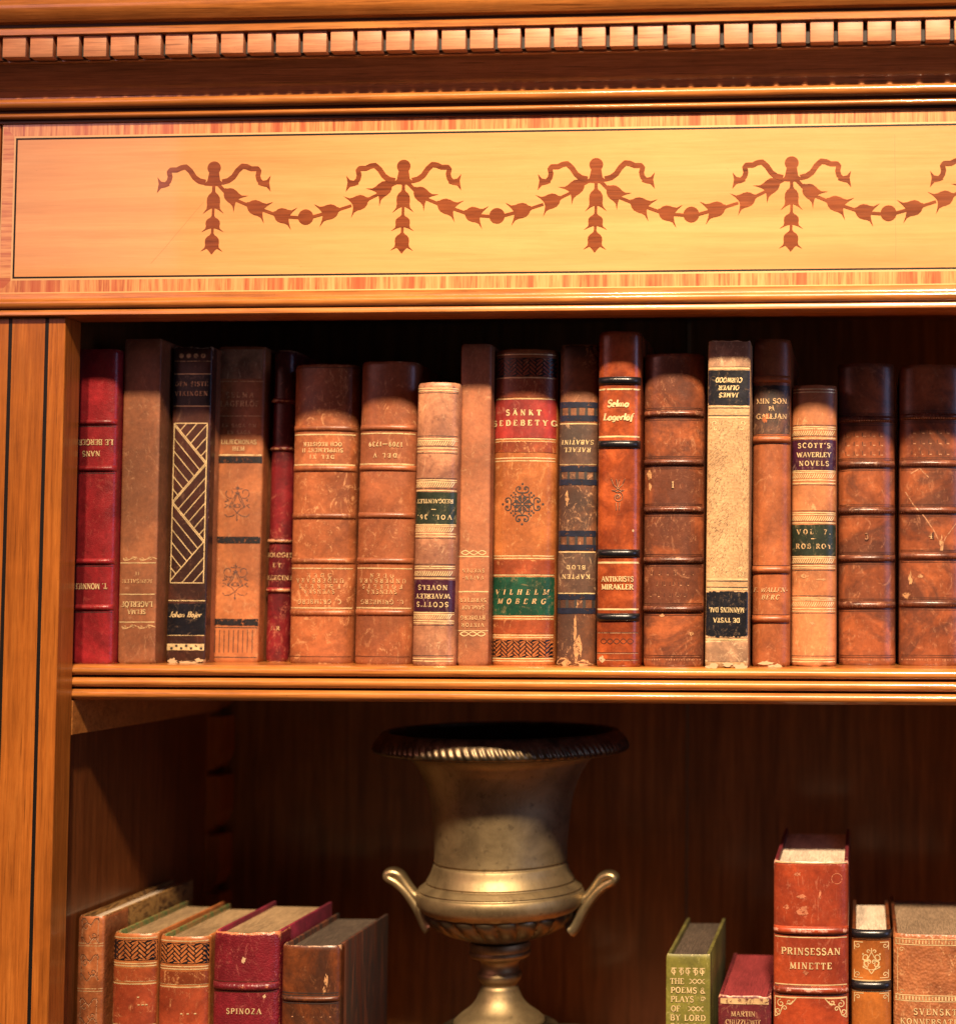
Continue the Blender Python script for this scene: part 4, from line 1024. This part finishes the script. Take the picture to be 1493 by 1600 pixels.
def blindtext(b, rows, flip):
    b.text([(t, y+.8, h, w) for t, y, h, w in rows], 'blindlight', flip, bold=.7, name='blind_lettering'); b.text(rows, 'blind', flip, bold=1.0, name='blind_lettering', off=.0007)
b = antique('antique brown calf volume numbered 1 between the chestnut and the buff spines', 1004, 1099, 1007, 1099.5, 552, .034, ys=(646, 722, 796, 875, 951.5), wear=.6)
b.text([('1', 757.5, 12, 6)], 'blind', bold=1.7, off=.0006); b.text([('1', 757.5, 11, 6)], 'gilt_worn', bold=.9, off=.0008, dx=1)
for yy, xx in ((895, [-33,-30,-20,-17,-7,3,6,15,18,29,32]), (911.5, [-24,-15,-12,-3,2,10,14,22,25]), (929, [-34,-24,-21,-12,-3,0,9,12,20,23,32])): b.marks(yy, xx)
b.scuffs([(-37, 742, 4, 7), (-36, 760, 2.5, 6), (-16, 962, 5, 2.5), (30, 990, 3, 3)], 'rub_tan')
# --- 14
b = Book('speckled buff spine with two black labels, its foot torn', 1101.5, 1167.5, 1106, 1173, 531, .024, 'suede', n=5, b=.0035, group=UP, wear=1.2, torn_bot=.0030, torn_top=.0016, boards='buff_dark', wrap=.006)
b.make_spine(); b.body()
b.label(534, 573, 'buff_dark', name='dusty_end_band', wear=.4); b.label(1002, 1034, 'buff_dark', name='dusty_end_band', wear=.6)
b.label(578.5, 633, 'lab_black', wear=.5); b.label(923.5, 996, 'lab_black', wear=.7)
b.lines([(547, 1), (559, 1.2), (575.5, 1.8), (635, 1.8), (652.5, 2), (905, 2), (920.5, 2.2), (999.5, 2), (1017, 1.5), (1026, 1.2)], 1.6); b.lines([637.5, 649, 908, 917.5], 1.2, 'ink', 'dark_line')
b.text([('CURWOOD', 594, 8, 42), ('OLIVER', 606, 7.5, 33), ('JAMES', 617.5, 7.5, 31)], flip=True, italic=.2, bold=1.3)
b.text([("M\u00c4NNENS DAL", 953, 8, 55), ('DE TYSTA', 969, 7.5, 42)], flip=True, bold=1.1)
rd2 = random.Random(4); st = []
for i in range(1500):
    x, y = rd2.uniform(-31, 31), rd2.uniform(-122, 122); a = radians(62)+.7*noise.noise(Vector((x*.03, y*.02, 3)))+(.0 if x < 0 else .25)
    d = noise.noise(Vector((x*.05+9, y*.025, 1)))+.45*(abs(x)/31)+.15
    if d < rd2.uniform(-.35, .7): continue
    l = rd2.uniform(.8, 2.3); st.append(([(x-l*cos(a), y-l*sin(a)), (x+l*cos(a), y+l*sin(a))], rd2.uniform(.35, .7)))
b.px(st, 779, 'fleck', name='leather_fleck')
st = []
for sx in (1, -1):
    for sy in (1, -1):
        st += [[(sx*x, sy*y) for x, y in spiral(22, 119, 4.5, 1.2, -60, 250, 16)], [(sx*x, sy*y) for x, y in spiral(20, 110, 3.6, 1, 100, -220, 14)]]
b.px(st, 779, 'gilt', 1.3, 'corner_ornament')
b.scuffs([(-20, 1041, 10, 4), (2, 1038, 9, 3.5), (22, 1041, 11, 4.5), (-27, 1000, 3, 4), (30, 1030, 3, 6), (-12, 972, 6, 2)])
# --- 15
b = Book('smooth russet calf book with a dark stained title patch between buff and honey tan spines', 1174, 1233.5, 1177, 1235, 529, .045, 'russet', n=2.3, b=.008, group=UP, wear=.8, torn_bot=.0012, wrap=.05)
for py in (592, 686.5, 890, 967): b.band(py, 5.5, .0022)
b.make_spine(); b.body()
b.patch('stained_patch', b.v(678), b.v(602), 'russet_stain', off=.0001, ul=.97, wear=.5)
b.text([('MIN SON', 626.5, 8.5, 47), ('P\u00c5', 638.5, 6.5, 9), ('GALEJAN', 650.5, 8.5, 47)], 'gilt_worn'); b.text([('F. WALLEN-', 921.5, 7.5, 52), ('BERG', 933, 7.5, 28)], 'gilt_worn', italic=.25)
b.lines([680.5, 693.5, 883.5, 897, 960.5, 974], .9, 'blind', 'blind_line')
b.scuffs([(-8, 1036, 13, 3), (8, 1040, 10, 2.4)])
# --- 16
b = scott('short honey tan volume with purple and olive green labels between two brown spines', 1234.5, 1305.5, 1237, 1306.5, 601, .053, mat='tan_calf', ys=0, lab=0, wear=1.0, torn_bot=.0008)
b.label(687, 734, 'lab_purple'); b.label(819.5, 868, 'lab_olive')
for a in (676.5, 743.5, 810, 876.5, 944): b.roll(a, 3.6)
g = [608, 612.5, 667, 670, 684.5, 735.5, 738, 750, 755, 801, 804, 817, 869.5, 872, 884, 887.5, 934.5, 937.5, 951, 955, 1030, 1034]
b.lines([(p, 1.5) for p in g], 1.4); b.lines([664, 681, 746.5+11, 798, 814, 880.5, 891, 931, 958, 1025], .8, 'ink', 'dark_line')
b.text([("SCOTT'S", 696, 8, 50), ('WAVERLEY', 710.5, 8, 53), ('NOVELS', 724, 8, 46)]); b.text([('VOL. 7.', 831, 8, 52), ('_', 841.5, 8, 14), ('ROB ROY', 853.5, 8, 55)], 'gilt_worn')
b.scuffs([(-14, 900, 6, 3), (-2, 975, 4, 3), (14, 905, 8, 1.5)], 'rub_tan')
# --- 17, 18
b = antique('antique brown calf volume numbered 3, second from the right end of the upper shelf', 1308, 1399.5, 1309.5, 1395, 567, .072, ys=(654.5, 725, 797.5, 872, 945), wear=.6)
b.text([('3', 838.5, 11, 8)], 'blind', bold=1.5, off=.0006); b.text([('3', 838, 10, 8)], 'blindlight', bold=.8, off=.0008)
dots = lambda y: [([(-30+k*13+rdx, -3), (-26+k*13+rdx, -3)], 1.6) for k, rdx in zip(range(5), (0, 1, -1, 1, 0))]
for y in (679, 693, 708): b.px(dots(y), y, 'blindlight', name='blind_lettering'); b.px([([(-32+k*13, 3), (-32+k*13, -3)], 1.3) for k in range(5)], y, 'blind', name='blind_lettering')
b = antique('antique brown calf volume numbered 4 at the right end of the upper shelf', 1403.5, 1506, 1404, 1507, 569, .072, ys=(650.5, 724, 797, 868.5, 943), wear=.8)
b.text([('4', 837, 12, 10)], 'blind', bold=1.4, off=.0006); b.text([('4', 836.5, 11, 10)], 'gilt_worn', bold=.8, off=.0008, dx=-3)
for y in (674, 690, 707): b.px(dots(y), y, 'blindlight', name='blind_lettering'); b.px([([(-32+k*13, 3), (-32+k*13, -3)], 1.3) for k in range(5)], y, 'blind', name='blind_lettering')

b.px([([(-42,62),(-30,42),(-12,22),(4,-2),(14,-26)], 1.4), ([(38,14),(20,-10),(12,-30)], 1.2), ([(-34,90),(-20,98),(-6,84)], 1.6)], 830, 'blindlight', name='scratch')
b.scuffs([(-40, 930, 5, 5), (-34, 905, 3, 9), (-18, 900, 4, 3), (14, 850, 3, 10)], 'rub_tan')
# ------------------------------------------------------------------ lower shelf
def low(label, xl, xr, ytop, Y, mat, **k):
    return Book(label, xl, xr, xl, xr, ytop, Y, mat, base=ZL, ybot=ytop, group=LO, **k)
b = low('tall embossed brown book with marbled sides in the left corner of the lower shelf', 125, 166, 1432, .050, 'embossed', depth=.145, n=3.5, b=.004, boards='marb_gold', pagemat='pages_white', wrap=.036, wear=.9)
b.make_spine(); b.body()
b.lines([1474, 1478, 1545, 1549], 1.2, 'gilt_worn')
for py in (1455, 1512, 1580):
    st = [spiral(-6, 6, 7, 1, 0, 400), spiral(6, -8, 7, 1, 180, 580), wave(30, 1.5, 5, 0, 14), wave(30, 1.5, 5, 1, -16), [(-13,20),(-13,-20)], [(13,20),(13,-20)]]
    b.px(st, py, 'blindlight', 1.0); b.px(st, py-1.2, 'blind', 1.3)
def woven(label, xl, xr, ytop, Y, rows, **k):
    b = low(label, xl, xr, ytop, Y, 'amber', n=2.3, b=.0075, depth=.118, boards='marb_green', boards2='amber', pagemat='pages', wrap=.018, wear=1.0, **k)
    b.make_spine(); b.body()
    b.weave(ytop+10, ytop+42, 'amber'); b.label(ytop+54, ytop+74, 'amber_dark', name='russet_panel', wear=.1); b.label(ytop+80, ytop+142, 'rust', wear=.2)
    b.lines([(ytop+d, 1.6) for d in (6.5, 46.5, 50.5, 74, 78.5, 143, 147)], 1.6)
    for r in rows: b.marks(*r)
    return b
b = woven('amber book with a woven band, left one of the matching pair beside the embossed book', 180, 249.5, 1459, .050, [(1555, [-14,-9,-4,1,6,11], 'blindlight', (11,)), (1567, [-20,-14,-9,-4,1,6,12,17,23], 'blindlight', (12,18,23)), (1579, [-14,-9,-4,1,7,11])])
b = woven('amber book with a woven band, right one of the matching pair touching the red book', 252, 330, 1464, .048, [(1564, [-9,-7,1,6]), (1581, [-12,-6,1,6,12,17,24], 'blindlight', (2,12,23))])
b = low('crimson leather book lettered SPINOZA with rubbed orange edges', 336, 438.5, 1457, .046, 'crimson2', n=2.4, b=.008, depth=.112, boards='marb_pink', pagemat='pages', wrap=.026, wear=1.9, torn_top=.0008)
b.band(1542, 6, .0022, wear=.35); b.make_spine(); b.body()
b.lines([1534, 1550.5], 1, 'blind', 'blind_line'); b.text([('SPINOZA', 1580, 9, 56)], dx=2)
b.scuffs([(0, 1500, 3.2, 5), (34, 1557, 2.2, 2.6)])
b = low('scuffed dark brown book with dark red striped sides left of the urn', 442.5, 533.5, 1478, .048, 'dk_brown', n=2.5, b=.006, depth=.112, boards='marb_dark', pagemat='pages_grey', wrap=.006, wear=1.3)
b.band(1561, 4, .0015); b.make_spine(); b.body(); b.lines([1552, 1556, 1568], 1.2, 'ink', 'dark_line'); b.marks(1586, [-26,-18,-8,-2,8,14,20,27,34]); b.scuffs([(27, 1532, 3, 9), (24, 1548, 2, 5)], 'rub_tan')
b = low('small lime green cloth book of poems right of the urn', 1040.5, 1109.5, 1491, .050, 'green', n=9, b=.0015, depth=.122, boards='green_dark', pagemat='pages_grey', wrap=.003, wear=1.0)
b.make_spine(); b.body()
st = []
for k in range(5): st += [spiral(-22+k*11, 0, 4.5, 1, 90+180*(k%2), 500+180*(k%2), 16), [(-22+k*11,-6),(-22+k*11,6)], [(-26+k*11,5),(-18+k*11,5)]]
b.px(st, 1518, 'gilt', 1.4)
kn = [(x, 3.2*sin(x*.42)) for x in range(-12, 13)]; kn2 = [(x, -y) for x, y in kn]
b.text([('THE', 1533, 9.5, 22, -17), ('POEMS &', 1547, 9.5, 54), ('PLAYS', 1561, 9.5, 36, -9), ('OF', 1576, 9.5, 15, -19), ("BY LORD", 1590, 9.5, 55), ('BYRON', 1604, 9.5, 54)], 'gilt')
b.px([kn, kn2], 1533, 'gilt', 1.3, dx=14); b.px([kn, kn2], 1576, 'gilt', 1.3, dx=12); b.px([spiral(0,0,4,1,0,420)], 1561, 'gilt', 1.4, dx=23)
b = low('low wine red cloth book with red top edges beside the green book', 1121.5, 1204.5, 1556, .050, 'wine', n=4, b=.004, depth=.128, boards='wine', pagemat='pages_red', wrap=.004, wear=1.5, recess=.0008, torn_top=.0008)
b.make_spine(); b.body(); b.patch('gilt_band', b.v(1569), b.v(1560), 'gilt_worn', ul=.9, wear=0); b.text([('MARTIN', 1584, 8, 38), ('CHUZZLEWIT', 1597, 8, 54)], 'gilt_worn', dx=-2)
b = low('tall vermilion leather book lettered PRINSESSAN MINETTE', 1208, 1325, 1346.5, .046, 'vermil', n=2.5, b=.008, depth=.155, boards='wine', pagemat='pages_white', wrap=.022, wear=1.5, torn_top=.0006, recess=.004)
b.band(1454, 6, .0024, wear=.6); b.band(1547, 6, .0024, wear=.6); b.make_spine(); b.body()
b.lines([(1348.5, 1.6), (1465, 1.4), (1539, 1.6), (1559, 1.4)], 1.4); b.lines([1461, 1541.5, 1556], 1, 'ink', 'dark_line')
b.text([('PRINSESSAN', 1486.5, 11, 91), ('MINETTE', 1509, 10.5, 65)], bold=1.05)
st = []
for s in (1, -1):
    for q in ([(55,0),(22,0)], [(55,0),(55,-30)], spiral(46,-9,6,1.2,90,-330), spiral(33,-6,5,1,160,520), spiral(50,-21,5,1,250,620), [(22,0),(28,-7),(38,-10)], [(55,-30),(48,-26),(44,-15)], spiral(40,-16,4,1,0,380)): st.append([(s*x, y) for x, y in q])
b.px(st, 1560, 'gilt', 1.5, 'corner_ornament')
b.scuffs([(-12, 1424, 9, 7), (-14, 1401, 6, 3), (-20, 1366, 5, 3), (-38, 1418, 5, 3), (14, 1398, 2, 8), (-8, 1520, 4, 3)], 'vermil_worn'); b.px([spiral(40,0,8,8,0,360)], 1373, 'vermil_worn', 1.0, 'ring_stain')
b = low('toffee leather book with two black bands and a gold flourish', 1329.5, 1391.5, 1455, .050, 'amber2', n=2.6, b=.007, depth=.112, boards='dk_brown', pagemat='pages_white', wrap=.02, wear=.5)
b.band(1460, 7, .0022, 'band_black', wear=0); b.band(1540.5, 7, .0022, 'band_black', wear=0); b.make_spine(); b.body()
b.lines([(1467.5, 1.3), (1532, 1.6), (1549, 1.6)], 1.4)
st = []
for s in (1, -1):
    m = lambda p: [(s*x, y) for x, y in p]
    st += [m(spiral(8, 6, 6.5, 1.5, -100, 240, 18)), m(spiral(7,-5,6,1.5,120,-220,18)), m([(0,14),(5,5),(12,-2)]), m([(12,-2),(5,-12),(0,-19)]), m([(2,0),(14,3)])]
st += [[(0,20),(0,12)]]
for s_ in (1, -1): st += [[(s_*x, y) for x, y in spiral(5,15,3,1,180,-120,12)], [(s_*x, y) for x, y in spiral(4,-1,4,1.5,0,380,14)], [(s_*x, y) for x, y in arc(0,-4,14,9,200,340)], (disc(s_*12,-9,1.5,7)[0],0), (disc(s_*13,11,1.5,7)[0],0)]
b.px(st, 1502, 'gilt', 1.4)
st = []
for s in (1, -1):
    for y0, d in ((27,-1), (-27,1)): st += [[(s*26, y0),(s*26, y0+d*12)], [(s*26,y0),(s*13,y0)], [(s*x, y0+d*y) for x, y in spiral(21,5,4,1,0,360,14)]]
b.px(st, 1500, 'gilt', 1.2, 'corner_ornament')
b.px([q for q in ([[(s*26,0),(s*26,-14)] for s in (1,-1)]+[[(s*26,0),(s*12,0)] for s in (1,-1)]+[[(s*x,y) for x,y in spiral(21,-6,4,1,0,360,14)] for s in (1,-1)])], 1552, 'gilt', 1.2, 'corner_ornament')
b = low('broad grained tan book lettered SVENSKT at the right end of the lower shelf', 1394.5, 1530, 1461, .050, 'grain_tan', n=2.6, b=.008, depth=.138, boards='dk_brown', pagemat='pages_dark', wrap=.03, wear=.8, recess=.003)
b.make_spine(); b.body()
b.lines([(1468, 1.3), (1477, 1.3), (1556, 1.3), (1565, 1.3)], 1.3); hwp = 62
b.px([([(-hwp+k*5, 3), (-hwp+k*5, -3)], 2.4) for k in range(26)], 1472.5, 'gilt_worn', name='gilt_roll'); b.px([([(-hwp+k*5, 3), (-hwp+k*5, -3)], 2.6) for k in range(26)], 1560.5, 'gilt', name='gilt_roll')
for sx in (-60, 60): b.px([[(sx,30),(sx,-42)]], 1512, 'gilt_worn', 1.2, 'gilt_line')
for yy in (26, -38): b.px([spiral(-54,yy,4,1,0,400)], 1512, 'gilt_worn', 1.2, 'corner_ornament')
b.text([('SVENSKT', 1581, 10, 66, -3), ('KONVERSATIONS', 1597, 9.5, 112)], 'gilt')
